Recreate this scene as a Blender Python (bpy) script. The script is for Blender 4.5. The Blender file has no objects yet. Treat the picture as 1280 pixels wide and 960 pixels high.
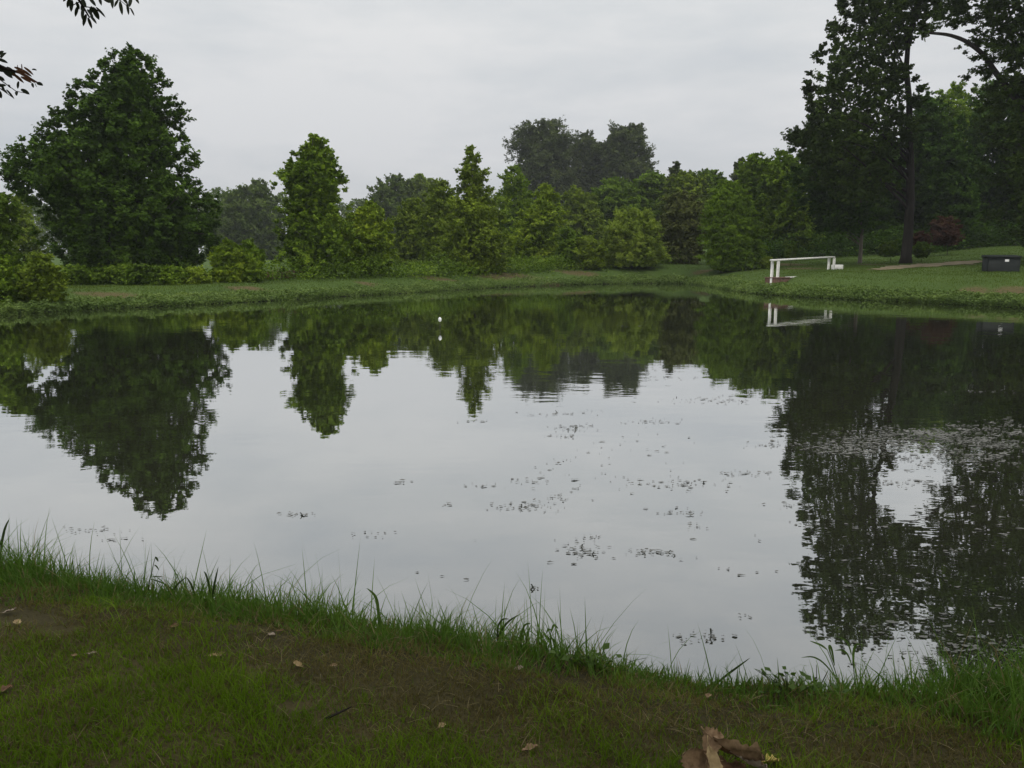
import bpy, math, random
import numpy as np
from mathutils import Vector

random.seed(4)
RNG = np.random.default_rng(11)
scene = bpy.context.scene
COL = scene.collection
R = math.radians

# ------------------------------------------------------------------ camera
F = 1000.0                      # focal length in photo pixels (1280 wide)
CAMZ = 2.2                      # metres above the water
PITCH = math.atan((480 - 315) / F)
cam_d = bpy.data.cameras.new('camera'); cam = bpy.data.objects.new('camera', cam_d); COL.objects.link(cam)
cam_d.sensor_width = 36.0; cam_d.lens = 36.0 * F / 1280.0
cam_d.clip_start = 0.05; cam_d.clip_end = 3000
cam.location = (0, 0, CAMZ); cam.rotation_euler = (math.pi / 2 - PITCH, 0, 0)
scene.camera = cam
CP, SP = math.cos(PITCH), math.sin(PITCH)

def ray(px, py):
    xc = (px - 640) / F; yc = (480 - py) / F
    return np.array([xc, CP + yc * SP, -SP + yc * CP])

def at(px, py, Y):
    d = ray(px, py); t = Y / d[1]
    return np.array([d[0] * t, Y, CAMZ + d[2] * t])

def at_z(px, py, z=0.0):
    d = ray(px, py); t = (z - CAMZ) / d[2]
    return np.array([d[0] * t, d[1] * t, z])

# ------------------------------------------------------------------ helpers
def mk_mesh(name, V, polys, mat=None, smooth=False, mat_index=None):
    V = np.asarray(V, dtype=np.float32).reshape(-1, 3)
    me = bpy.data.meshes.new(name)
    polys = [np.asarray(p, dtype=np.int32) for p in polys if p is not None and len(p)]
    me.vertices.add(len(V)); me.vertices.foreach_set('co', V.ravel())
    loops = np.concatenate([p.ravel() for p in polys]) if polys else np.zeros(0, np.int32)
    tot = np.concatenate([np.full(len(p), p.shape[1], np.int32) for p in polys])
    st = np.concatenate([[0], np.cumsum(tot)[:-1]]).astype(np.int32)
    me.loops.add(len(loops)); me.loops.foreach_set('vertex_index', loops)
    me.polygons.add(len(tot)); me.polygons.foreach_set('loop_start', st)
    try:
        me.polygons.foreach_set('loop_total', tot)
    except Exception:
        pass
    if mat is not None:
        for m in (mat if isinstance(mat, (list, tuple)) else [mat]):
            me.materials.append(m)
    if mat_index is not None:
        me.polygons.foreach_set('material_index', np.asarray(mat_index, np.int32))
    if smooth:
        me.polygons.foreach_set('use_smooth', np.ones(len(tot), bool))
    me.update(calc_edges=True)
    me.validate()
    return me

def obj(name, me, parent=None, loc=None, rot=None):
    o = bpy.data.objects.new(name, me); COL.objects.link(o)
    if parent is not None: o.parent = parent
    if loc is not None: o.location = loc
    if rot is not None: o.rotation_euler = rot
    return o

def tag(o, label=None, cat=None, group=None, kind=None):
    if label: o['label'] = label
    if cat: o['category'] = cat
    if group: o['group'] = group
    if kind: o['kind'] = kind
    return o

def thing(name, label, cat, loc, group=None, rotz=0):
    o = bpy.data.objects.new(name, None); COL.objects.link(o)
    o.empty_display_size = 0.2
    o.location = loc; o.rotation_euler = (0, 0, rotz)
    return tag(o, label, cat, group)

class MB:
    """collects boxes and tubes, links them as one mesh object"""
    def __init__(s): s.V = []; s.Q = []; s.T = []; s.n = 0
    def add(s, V, Q=None, T=None):
        V = np.asarray(V, float).reshape(-1, 3); s.V.append(V)
        if Q is not None and len(Q): s.Q.append(np.asarray(Q) + s.n)
        if T is not None and len(T): s.T.append(np.asarray(T) + s.n)
        s.n += len(V)
    def box(s, c, size, rotz=0, bevel=0.0):
        hx, hy, hz = [a / 2 for a in size]
        b = min(bevel, hx * .5, hy * .5, hz * .5)
        if b <= 0: b = min(hx, hy, hz) * .08
        co, sn = math.cos(rotz), math.sin(rotz)
        V = []; idx = {}
        for sx in (-1, 1):
            for sy in (-1, 1):
                for sz in (-1, 1):
                    for a in range(3):
                        p = [sx * (hx - b), sy * (hy - b), sz * (hz - b)]
                        p[a] += (sx, sy, sz)[a] * b
                        idx[(sx, sy, sz, a)] = len(V)
                        V.append((p[0] * co - p[1] * sn + c[0], p[0] * sn + p[1] * co + c[1], p[2] + c[2]))
        Q = []; T = []
        for a in range(3):
            o1, o2 = [k for k in range(3) if k != a]
            for s_ in (-1, 1):
                q = []
                for u, v in ((-1, -1), (1, -1), (1, 1), (-1, 1)):
                    k = [0, 0, 0]; k[a] = s_; k[o1] = u; k[o2] = v
                    q.append(idx[(k[0], k[1], k[2], a)])
                Q.append(q)
        for a in range(3):
            o1, o2 = [k for k in range(3) if k != a]
            for u in (-1, 1):
                for v in (-1, 1):
                    ks = []
                    for w in (-1, 1):
                        k = [0, 0, 0]; k[a] = w; k[o1] = u; k[o2] = v; ks.append(tuple(k))
                    Q.append([idx[ks[0] + (o1,)], idx[ks[1] + (o1,)], idx[ks[1] + (o2,)], idx[ks[0] + (o2,)]])
        for sx in (-1, 1):
            for sy in (-1, 1):
                for sz in (-1, 1):
                    T.append([idx[(sx, sy, sz, a)] for a in range(3)])
        s.add(V, Q, T)
    def tube(s, pts, rad, sides=6):
        pts = np.asarray(pts, float); n = len(pts)
        rad = np.broadcast_to(np.asarray(rad, float), (n,))
        tan = np.gradient(pts, axis=0); tan /= np.linalg.norm(tan, axis=1)[:, None] + 1e-9
        ref = np.array([0.0, 1.0, 0.0]) if abs(tan[:, 1]).mean() < .7 else np.array([1.0, 0, 0])
        a = np.cross(tan, ref); a /= np.linalg.norm(a, axis=1)[:, None] + 1e-9
        b = np.cross(tan, a)
        ang = np.arange(sides) * 2 * math.pi / sides
        V = pts[:, None, :] + rad[:, None, None] * (np.cos(ang)[None, :, None] * a[:, None, :] + np.sin(ang)[None, :, None] * b[:, None, :])
        V = V.reshape(-1, 3)
        i = np.arange(n - 1)[:, None] * sides; j = np.arange(sides)[None, :]; j2 = (j + 1) % sides
        Q = np.stack([i + j, i + j2, i + sides + j2, i + sides + j], -1).reshape(-1, 4)
        V = np.vstack([V, pts[-1:], pts[:1]])
        top = (n - 1) * sides; jj = np.arange(sides); k2 = (jj + 1) % sides
        T = np.vstack([np.stack([top + jj, top + k2, np.full(sides, n * sides)], -1),
                       np.stack([k2, jj, np.full(sides, n * sides + 1)], -1)])
        s.add(V, Q, T)
    def build(s, name, mat, parent=None, smooth=False):
        me = mk_mesh(name, np.vstack(s.V), [np.vstack(s.Q) if s.Q else None, np.vstack(s.T) if s.T else None], mat, smooth)
        return obj(name, me, parent)

def sst(a, b, x):
    t = np.clip((x - a) / (b - a), 0, 1); return t * t * (3 - 2 * t)

def wob(x, y, s=1.0, k=0.0):
    """cheap smooth noise in -1..1"""
    return (np.sin(x * 1.7 * s + 1.3 + k) * np.cos(y * 1.9 * s - .7 + k * 2) + .6 * np.sin(x * 3.7 * s + y * 2.3 * s + 2.1 + k)
            + .4 * np.cos(x * 6.1 * s - y * 7.3 * s + k * 3)) / 2.0

# ------------------------------------------------------------------ materials
def new_mat(name):
    m = bpy.data.materials.new(name); m.use_nodes = True
    nt = m.node_tree; nt.nodes.clear()
    out = nt.nodes.new('ShaderNodeOutputMaterial')
    return m, nt, out

def node(nt, t, **kw):
    n = nt.nodes.new(t)
    for k, v in kw.items():
        if k in n.inputs.keys() if hasattr(n.inputs, 'keys') else False:
            n.inputs[k].default_value = v
        else:
            setattr(n, k, v)
    return n

def ramp(nt, stops, src=None):
    n = nt.nodes.new('ShaderNodeValToRGB'); e = n.color_ramp.elements
    while len(e) < len(stops): e.new(.5)
    for el, (p, c) in zip(e, stops):
        el.position = p; el.color = (c[0], c[1], c[2], 1)
    if src is not None: nt.links.new(src, n.inputs[0])
    return n.outputs[0]

def mixc(nt, fac, a, b, mode='MIX'):
    n = nt.nodes.new('ShaderNodeMix'); n.data_type = 'RGBA'; n.blend_type = mode
    for sock, v in ((n.inputs[0], fac), (n.inputs[6], a), (n.inputs[7], b)):
        if isinstance(v, bpy.types.NodeSocket): nt.links.new(v, sock)
        elif isinstance(v, (int, float)): sock.default_value = v
        else: sock.default_value = (v[0], v[1], v[2], 1)
    return n.outputs[2]

def mathn(nt, op, a, b=0.0, clamp=False):
    n = nt.nodes.new('ShaderNodeMath'); n.operation = op; n.use_clamp = clamp
    for sock, v in ((n.inputs[0], a), (n.inputs[1], b)):
        if isinstance(v, bpy.types.NodeSocket): nt.links.new(v, sock)
        else: sock.default_value = v
    return n.outputs[0]

def noise(nt, vec, scale, detail=3, rough=.55):
    n = nt.nodes.new('ShaderNodeTexNoise'); n.inputs['Scale'].default_value = scale
    n.inputs['Detail'].default_value = detail; n.inputs['Roughness'].default_value = rough
    if vec is not None: nt.links.new(vec, n.inputs['Vector'])
    return n.outputs['Fac']

def position(nt):
    return nt.nodes.new('ShaderNodeNewGeometry').outputs['Position']

def leaf_mat(name, dark, mid, light, nscale=.55, trans=.32, rough=.65, spec=.10):
    m, nt, out = new_mat(name)
    g = nt.nodes.new('ShaderNodeNewGeometry')
    nz = noise(nt, g.outputs['Position'], nscale, 3, .6)
    v = mathn(nt, 'ADD', mathn(nt, 'MULTIPLY', g.outputs['Random Per Island'], .5), mathn(nt, 'MULTIPLY', nz, 1.7))
    v = mathn(nt, 'SUBTRACT', v, .60, True)
    c = ramp(nt, [(0.0, dark), (.5, mid), (1.0, light)], v)
    p = nt.nodes.new('ShaderNodeBsdfPrincipled'); nt.links.new(c, p.inputs['Base Color'])
    p.inputs['Roughness'].default_value = rough; p.inputs['Specular IOR Level'].default_value = spec
    t = nt.nodes.new('ShaderNodeBsdfTranslucent')
    tc = mixc(nt, 1.0, c, (1.15, 1.25, .6), 'MULTIPLY'); nt.links.new(tc, t.inputs['Color'])
    mx = nt.nodes.new('ShaderNodeMixShader'); mx.inputs[0].default_value = trans
    nt.links.new(p.outputs[0], mx.inputs[1]); nt.links.new(t.outputs[0], mx.inputs[2])
    nt.links.new(mx.outputs[0], out.inputs['Surface'])
    return m

def bark_mat(name, a, b, scale=6):
    m, nt, out = new_mat(name)
    tc = nt.nodes.new('ShaderNodeTexCoord'); mp = nt.nodes.new('ShaderNodeMapping')
    mp.inputs['Scale'].default_value = (1, 1, .18); nt.links.new(tc.outputs['Object'], mp.inputs[0])
    nz = noise(nt, mp.outputs[0], scale, 5, .65)
    c = ramp(nt, [(.3, a), (.7, b)], nz)
    p = nt.nodes.new('ShaderNodeBsdfPrincipled'); nt.links.new(c, p.inputs['Base Color']); p.inputs['Roughness'].default_value = .9
    p.inputs['Specular IOR Level'].default_value = .15
    bu = nt.nodes.new('ShaderNodeBump'); bu.inputs['Strength'].default_value = .6; bu.inputs['Distance'].default_value = .03
    nt.links.new(nz, bu.inputs['Height']); nt.links.new(bu.outputs[0], p.inputs['Normal'])
    nt.links.new(p.outputs[0], out.inputs['Surface'])
    return m

def plain_mat(name, a, b, scale=8, rough=.6, spec=.3, stretch=(1, 1, 1), bump=0.0):
    m, nt, out = new_mat(name)
    tc = nt.nodes.new('ShaderNodeTexCoord'); mp = nt.nodes.new('ShaderNodeMapping')
    mp.inputs['Scale'].default_value = stretch; nt.links.new(tc.outputs['Object'], mp.inputs[0])
    nz = noise(nt, mp.outputs[0], scale, 4, .6)
    c = ramp(nt, [(.35, a), (.65, b)], nz)
    p = nt.nodes.new('ShaderNodeBsdfPrincipled'); nt.links.new(c, p.inputs['Base Color'])
    p.inputs['Roughness'].default_value = rough; p.inputs['Specular IOR Level'].default_value = spec
    if bump:
        bu = nt.nodes.new('ShaderNodeBump'); bu.inputs['Strength'].default_value = bump; bu.inputs['Distance'].default_value = .01
        nt.links.new(nz, bu.inputs['Height']); nt.links.new(bu.outputs[0], p.inputs['Normal'])
    nt.links.new(p.outputs[0], out.inputs['Surface'])
    return m

M = {}
M['dark'] = leaf_mat('leaf_dark_green', (0.020, 0.041, 0.004), (0.052, 0.102, 0.010), (0.115, 0.198, 0.019))
M['mid'] = leaf_mat('leaf_mid_green', (0.051, 0.090, 0.006), (0.126, 0.204, 0.015), (0.286, 0.393, 0.030))
M['bright'] = leaf_mat('leaf_bright_green', (0.064, 0.108, 0.008), (0.172, 0.253, 0.017), (0.389, 0.473, 0.035))
M['olive'] = leaf_mat('leaf_olive_green', (0.061, 0.095, 0.009), (0.146, 0.205, 0.018), (0.282, 0.367, 0.033))
M['oak'] = leaf_mat('leaf_oak_dark', (0.021, 0.036, 0.005), (0.049, 0.083, 0.012), (0.101, 0.156, 0.020), trans=.2)
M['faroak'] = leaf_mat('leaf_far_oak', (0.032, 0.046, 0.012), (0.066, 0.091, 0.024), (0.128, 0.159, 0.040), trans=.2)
M['wood'] = leaf_mat('leaf_deep_wood', (0.020, 0.043, 0.005), (0.048, 0.102, 0.010), (0.110, 0.197, 0.019))
M['willow'] = leaf_mat('leaf_willow', (0.055, 0.094, 0.008), (0.118, 0.193, 0.016), (0.204, 0.312, 0.027))
M['pale'] = leaf_mat('leaf_pale_shrub', (0.079, 0.116, 0.014), (0.176, 0.241, 0.030), (0.329, 0.405, 0.054))
M['brown'] = leaf_mat('leaf_brown_vine', (0.069, 0.090, 0.027), (0.123, 0.138, 0.042), (0.173, 0.203, 0.057))
M['red'] = leaf_mat('leaf_dark_red', (0.053, 0.027, 0.016), (0.092, 0.040, 0.026), (0.108, 0.074, 0.036))
M['kudzu'] = leaf_mat('leaf_undergrowth', (0.039, 0.068, 0.006), (0.100, 0.166, 0.015), (0.205, 0.299, 0.029))
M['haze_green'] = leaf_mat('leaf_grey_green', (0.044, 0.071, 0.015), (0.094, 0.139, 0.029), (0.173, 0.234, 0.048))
M['bark'] = bark_mat('bark_dark', (.030, .026, .022), (.075, .064, .052))

M['bark_oak'] = bark_mat('bark_oak', (.020, .017, .014), (.048, .041, .034))
M['bark_pale'] = bark_mat('bark_pale', (.09, .08, .065), (.19, .165, .13))
M['white'] = plain_mat('white_paint', (.62, .61, .56), (.80, .79, .74), 5, .55)
M['deck'] = plain_mat('weathered_deck', (.10, .06, .045), (.19, .12, .085), 5, .85, .15, (1, 6, 1))
M['bin_green'] = plain_mat('dark_green_plastic', (.010, .014, .013), (.018, .022, .020), 3, .6, .2)
M['sticker'] = plain_mat('white_sticker', (.70, .70, .68), (.80, .80, .78), 3, .5)
M['plastic'] = plain_mat('white_plastic', (.78, .78, .76), (.85, .85, .83), 3, .35)
M['wire'] = plain_mat('dark_stake', (.05, .045, .04), (.08, .07, .06), 10, .8)
M['dead'] = plain_mat('dead_branch', (.10, .06, .04), (.22, .13, .085), 3, .9, .1)
M['twig'] = plain_mat('twig_bark', (.02, .017, .014), (.05, .042, .034), 30, .9, .1)
M['dryleaf'] = plain_mat('dry_leaf_brown', (.17, .108, .058), (.38, .255, .145), 22, .75, .2, (1, 1, 1), .4)
M['tanleaf'] = plain_mat('dry_leaf_tan', (.28, .20, .10), (.46, .34, .17), 20, .7, .2, (1, 1, 1), .3)
M['greyleaf'] = plain_mat('dry_leaf_pale', (.24, .19, .14), (.38, .31, .24), 25, .75, .2, (1, 1, 1), .4)
M['yellowleaf'] = plain_mat('dry_leaf_yellow', (.40, .26, .10), (.55, .45, .12), 30, .7, .2)
M['rustleaf'] = plain_mat('dry_leaf_rust', (.10, .058, .032), (.23, .13, .065), 25, .75, .2)
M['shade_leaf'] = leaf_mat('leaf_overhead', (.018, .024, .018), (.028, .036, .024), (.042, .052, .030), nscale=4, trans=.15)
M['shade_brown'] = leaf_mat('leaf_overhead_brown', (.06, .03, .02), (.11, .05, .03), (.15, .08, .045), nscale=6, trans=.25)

def grass_mat(name, a, b, c, nscale=1.2, trans=.3):
    return leaf_mat(name, a, b, c, nscale, trans, .7, .1)
M['lawn_green'] = grass_mat('grass_lawn_green', (0.074, 0.127, 0.007), (0.115, 0.194, 0.010), (0.168, 0.259, 0.018), 1.6)
M['lawn_brown'] = grass_mat('grass_thatch_brown', (.080, .068, .022), (.125, .104, .036), (.200, .165, .066), 2.5)
M['bank_green'] = grass_mat('grass_bank_green', (0.057, 0.113, 0.019), (0.088, 0.166, 0.026), (0.135, 0.217, 0.042), 1.6)
M['far_lawn'] = grass_mat('grass_far_lawn', (0.059, 0.091, 0.015), (0.089, 0.133, 0.021), (0.123, 0.166, 0.028), .35)
M['far_weed'] = grass_mat('weed_water_edge', (0.084, 0.132, 0.035), (0.132, 0.196, 0.052), (0.198, 0.264, 0.074), .6)
M['float_weed'] = plain_mat('floating_weed', (.085, .086, .074), (.185, .186, .168), 2.0, .7, .3)
M['sprig'] = plain_mat('weed_sprig', (.02, .024, .016), (.05, .055, .035), 2.0, .8, .2)

# ------------------------------------------------------------------ pond outline
far_px = [(0, 394), (60, 390), (120, 386), (200, 383), (260, 380), (340, 376), (400, 372), (480, 368), (560, 363), (620, 359.5),
          (700, 356.5), (760, 355), (820, 354), (855, 354.5), (880, 357), (905, 361.5), (940, 367), (1000, 371),
          (1060, 374), (1110, 376.5), (1160, 379), (1220, 382), (1280, 385)]
near_px = [(1280, 878), (1160, 884), (1060, 884), (960, 878), (880, 872), (800, 860), (740, 850), (640, 829), (560, 815), (460, 799),
           (360, 784), (260, 770), (160, 757), (80, 744), (0, 730)]
pond = [at_z(*p)[:2] for p in far_px]
e = pond[-1]
pond += [np.array(p) for p in [(e[0] + 2.2, e[1] - 5), (e[0] + 3.2, e[1] - 11), (21.5, 14), (17, 8.5), (11, 5.4), (6, 4.15)]]
pond += [at_z(*p)[:2] for p in near_px]
n0 = pond[-1]; s0 = pond[0]
pond += [np.array(p) for p in [(n0[0] - 1.6, n0[1] + .55), (-8, 7.4), (-13, 10), (-19, 14), (-22.5, 19), (-22, 24), (-20, 27)]]
POND = np.array(pond)

def pond_sd(x, y):
    x = np.asarray(x, float); y = np.asarray(y, float)
    shp = x.shape; P = np.stack([x.ravel(), y.ravel()], 1)
    best = np.full(len(P), 1e9); inside = np.zeros(len(P), bool)
    A = POND; B = np.roll(POND, -1, 0)
    for a, b in zip(A, B):
        d = b - a; t = np.clip(((P - a) @ d) / (d @ d), 0, 1)
        q = a + t[:, None] * d
        best = np.minimum(best, ((P - q) ** 2).sum(1))
        c = ((a[1] > P[:, 1]) != (b[1] > P[:, 1]))
        with np.errstate(divide='ignore', invalid='ignore'):
            xi = (b[0] - a[0]) * (P[:, 1] - a[1]) / (b[1] - a[1] + 1e-12) + a[0]
        inside ^= c & (P[:, 0] < xi)
    sd = np.sqrt(best); sd[inside] *= -1
    return sd.reshape(shp)

def height(x, y, sd=None):
    x = np.asarray(x, float); y = np.asarray(y, float)
    if sd is None: sd = pond_sd(x, y)
    sdw = sd + .10 * wob(x, y, 1.3) * sst(10, 25, y) + .05 * wob(x, y, 4.0, 1)
    hn = np.interp(sdw, [-3, -.5, 0, .08, .3, .8, 1.6, 3, 6, 20, 200], [-.8, -.35, 0, .10, .24, .40, .52, .66, .85, 1.2, 1.4])
    C = np.interp(x, [-30, -18, -6, 3, 12, 18, 26, 60], [.62, .62, .88, 1.05, 1.25, 1.05, .95, .95])
    p = np.interp(sdw, [-3, -.5, 0, .15, .5, 1.5, 3.0, 5.0, 400], [-.8, -.35, 0, .10, .17, .30, .75, 1, 1])
    p = np.where(sdw < 0, p, p * C)
    lawn = np.clip(sd - 5, 0, 45) * (.006 + .046 * sst(7, 20, x))
    lawn = lawn + np.clip(sd - 18, 0, 30) * .038 * sst(12, 22, x)
    hf = p + lawn * (sd > 0)
    w = sst(7, 17, y + .0 * x) 
    h = hn * (1 - w) + hf * w
    h = h + np.where(sd > 1.0, .035 * wob(x, y, .5, 2) * w, 0) + np.where(sd > .3, .018 * wob(x, y, 2.2, 4) + .006 * wob(x, y, 9, 5), 0) * (1 - .5 * w)
    return h

def gz(x, y):
    return float(height(np.array([x]), np.array([y]))[0])

def at_ground(px, py):
    d = ray(px, py)
    t = np.linspace(1.5, 90, 9000)
    X = d[0] * t; Y = d[1] * t; Z = CAMZ + d[2] * t
    H = height(X, Y); H = np.maximum(H, 0)
    k = np.argmax(Z < H)
    return np.array([X[k], Y[k], float(height(X[k:k + 1], Y[k:k + 1])[0])])

# ------------------------------------------------------------------ terrain (one sheet to the horizon)
rings = list(np.geomspace(.3, 7.0, 110)) + list(np.geomspace(7.2, 24, 50)) + list(np.arange(24.3, 76, .3)) + list(np.geomspace(77, 900, 36))
rings = np.array(rings)
ang = np.concatenate([np.arange(-48, 48, .2), np.arange(48, 312, 2.0)]) * math.pi / 180
nr, na = len(rings), len(ang)
TX = np.sin(ang)[None, :] * rings[:, None]; TY = np.cos(ang)[None, :] * rings[:, None]
SD = pond_sd(TX, TY); TZ = height(TX, TY, SD)
V = np.stack([TX, TY, TZ], -1).reshape(-1, 3)
V = np.vstack([V, [[0, 0, gz(0, 0)]]])
i = np.arange(nr - 1)[:, None] * na; j = np.arange(na)[None, :]; j2 = (j + 1) % na
Q = np.stack([i + j, i + na + j, i + na + j2, i + j2], -1).reshape(-1, 4)
T = np.stack([np.full(na, nr * na), np.arange(na), (np.arange(na) + 1) % na], -1)

# bare soil patches (world ellipses taken from the bank): px, py, half-width px, half-height px
soil_px = [(318, 363, 46, 4), (140, 369, 60, 4), (470, 357, 30, 3), (640, 347, 70, 6), (560, 351, 50, 4), (1215, 364, 26, 7), (1262, 365, 40, 9),
           (1005, 336, 45, 4), (985, 331, 30, 3), (1090, 331, 30, 3), (720, 341, 30, 3), (880, 339, 20, 2)]
def soil_mask(x, y, z):
    x = np.asarray(x); dy = np.maximum(y, .5)
    m = np.zeros(x.shape)
    for (px, py, a, b) in soil_px:
        c = at_ground(px, py); e1 = at_ground(px + a, py); e2 = at_ground(px, py + b)
        rx = max(abs(e1[0] - c[0]), .5); ry = max(min(abs(e2[1] - c[1]), 2.2), .45)
        q = ((x - c[0]) / rx) ** 2 + ((y - c[1]) / ry) ** 2
        m = np.maximum(m, 1 - np.clip((q - .5) / .9, 0, 1))
    return np.clip(m + .25 * wob(x, y, 1.8, 6) * (m > 0), 0, 1)

far_w = sst(8, 18, V[:, 1])
Vsd = np.append(SD.ravel(), pond_sd(np.array([0.]), np.array([0.])))
attr = np.zeros((len(V), 4), np.float32); attr[:, 3] = 1
attr[:, 0] = soil_mask(V[:, 0], V[:, 1], V[:, 2]) * far_w
attr[:, 1] = far_w
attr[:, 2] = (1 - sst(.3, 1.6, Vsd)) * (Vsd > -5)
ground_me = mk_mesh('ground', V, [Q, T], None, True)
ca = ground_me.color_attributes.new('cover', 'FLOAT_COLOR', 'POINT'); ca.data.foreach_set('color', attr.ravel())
m, nt, out = new_mat('ground_soil_and_turf')
at_ = nt.nodes.new('ShaderNodeVertexColor'); at_.layer_name = 'cover'
sep = nt.nodes.new('ShaderNodeSeparateColor'); nt.links.new(at_.outputs[0], sep.inputs[0])
pos = position(nt)
n1 = noise(nt, pos, 1.3, 5, .6); n2 = noise(nt, pos, 9, 6, .65); n3 = noise(nt, pos, .25, 4, .6); n4 = noise(nt, pos, 60, 4, .7)
near = ramp(nt, [(.30, (.030, .026, .012)), (.48, (.062, .052, .020)), (.62, (.088, .074, .030)), (.75, (.050, .060, .016))], mixc(nt, .5, n2, n1))
near = mixc(nt, .5, near, ramp(nt, [(.3, (.035, .030, .014)), (.7, (.125, .106, .046))], n4))
farc = ramp(nt, [(.30, (.045, .075, .018)), (.5, (.066, .108, .025)), (.70, (.085, .125, .032))], mixc(nt, .5, n3, n2))
soil = ramp(nt, [(.3, (.070, .056, .028)), (.5, (.115, .078, .044)), (.7, (.160, .105, .062))], n2)
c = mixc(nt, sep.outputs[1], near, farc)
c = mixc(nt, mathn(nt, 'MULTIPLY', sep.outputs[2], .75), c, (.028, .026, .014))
c = mixc(nt, mathn(nt, 'MULTIPLY', sep.outputs[0], mathn(nt, 'ADD', n2, .25), True), c, soil)
p = nt.nodes.new('ShaderNodeBsdfPrincipled'); nt.links.new(c, p.inputs['Base Color']); p.inputs['Roughness'].default_value = .95
p.inputs['Specular IOR Level'].default_value = .1
bu = nt.nodes.new('ShaderNodeBump'); bu.inputs['Strength'].default_value = .5; bu.inputs['Distance'].default_value = .03
nt.links.new(mixc(nt, .4, n2, n4), bu.inputs['Height']); nt.links.new(bu.outputs[0], p.inputs['Normal'])
nt.links.new(p.outputs[0], out.inputs['Surface'])
ground_me.materials.append(m)
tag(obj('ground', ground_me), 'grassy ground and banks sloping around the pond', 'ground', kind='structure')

# ------------------------------------------------------------------ water
m, nt, out = new_mat('pond_water')
pos = position(nt)
mp = nt.nodes.new('ShaderNodeMapping'); mp.inputs['Scale'].default_value = (.55, 1.0, 1); nt.links.new(pos, mp.inputs[0])
r1 = noise(nt, mp.outputs[0], 1.6, 2, .5); r2 = noise(nt, mp.outputs[0], 7.0, 2, .5)
patch = ramp(nt, [(.40, (.25, .25, .25)), (.62, (1, 1, 1))], noise(nt, pos, .11, 2, .5))
hgt = mathn(nt, 'ADD', mathn(nt, 'MULTIPLY', r1, .75), mathn(nt, 'MULTIPLY', r2, .16))
hgt = mathn(nt, 'MULTIPLY', hgt, patch)
bu = nt.nodes.new('ShaderNodeBump'); bu.inputs['Strength'].default_value = 1.0; bu.inputs['Distance'].default_value = .0055
nt.links.new(hgt, bu.inputs['Height'])
df = nt.nodes.new('ShaderNodeBsdfDiffuse')
nt.links.new(ramp(nt, [(.35, (.022, .025, .013)), (.65, (.034, .034, .020))], noise(nt, pos, .35, 3, .5)), df.inputs['Color'])
gl = nt.nodes.new('ShaderNodeBsdfGlossy'); gl.inputs['Roughness'].default_value = .012; gl.inputs['Color'].default_value = (.96, .97, .97, 1)
nt.links.new(bu.outputs[0], gl.inputs['Normal'])
fr = nt.nodes.new('ShaderNodeLayerWeight'); fr.inputs['Blend'].default_value = .5
refl = ramp(nt, [(0.0, (.05, .05, .05)), (.40, (.28, .28, .28)), (.56, (.42, .42, .42)), (.76, (.69, .69, .69)), (1.0, (.97, .97, .97))], fr.outputs['Facing'])
mx = nt.nodes.new('ShaderNodeMixShader'); nt.links.new(refl, mx.inputs[0]); nt.links.new(df.outputs[0], mx.inputs[1]); nt.links.new(gl.outputs[0], mx.inputs[2])
nt.links.new(mx.outputs[0], out.inputs['Surface'])
# the sheet follows the pond outline, tucked half a metre under the banks
cen = POND.mean(0)
nxt = np.roll(POND, -1, 0); prv = np.roll(POND, 1, 0)
tg = nxt - prv; nrm = np.stack([tg[:, 1], -tg[:, 0]], 1); nrm /= np.linalg.norm(nrm, axis=1)[:, None]
if pond_sd(*(POND + nrm * .05).T).mean() < 0: nrm = -nrm
wp = POND + nrm * .45
wme = bpy.data.meshes.new('water')
wme.from_pydata([(a, b, 0.0) for a, b in wp], [], [list(range(len(wp)))]); wme.update()
if wme.polygons[0].normal.z < 0: wme.flip_normals()
wme.materials.append(m)
tag(obj('water', wme), 'still pond water mirroring trees and grey sky', 'water', kind='structure')

# ------------------------------------------------------------------ foliage
def rand_dirs(n, rng):
    v = rng.normal(size=(n, 3)); return v / (np.linalg.norm(v, axis=1)[:, None] + 1e-9)

def leaves(P, size, rng, up=.6, outward=None, aspect=.55, droop=.25):
    """diamond leaves folded at the tips: P positions (n,3)"""
    n = len(P)
    nrm = rand_dirs(n, rng); nrm[:, 2] = np.abs(nrm[:, 2]) * (1) + up
    if outward is not None: nrm = nrm + outward * .5
    nrm /= np.linalg.norm(nrm, axis=1)[:, None]
    t = np.cross(nrm, rand_dirs(n, rng)); t /= np.linalg.norm(t, axis=1)[:, None] + 1e-9
    t[:, 2] -= droop; t /= np.linalg.norm(t, axis=1)[:, None]
    b = np.cross(nrm, t); b /= np.linalg.norm(b, axis=1)[:, None] + 1e-9
    s = size * rng.uniform(.6, 1.3, n)[:, None]
    w = s * aspect * .5
    v0 = P - t * s * .5; v2 = P + t * s * .5
    mid = P - t * s * .06
    v1 = mid + b * w; v3 = mid - b * w
    V = np.stack([v0, v1, v2, v3], 1).reshape(-1, 3)
    Q = np.arange(n * 4).reshape(-1, 4)
    return V, Q

def bez(a, b, c, n=7):
    t = np.linspace(0, 1, n)[:, None]
    return (1 - t) ** 2 * a + 2 * t * (1 - t) * b + t ** 2 * c

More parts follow.
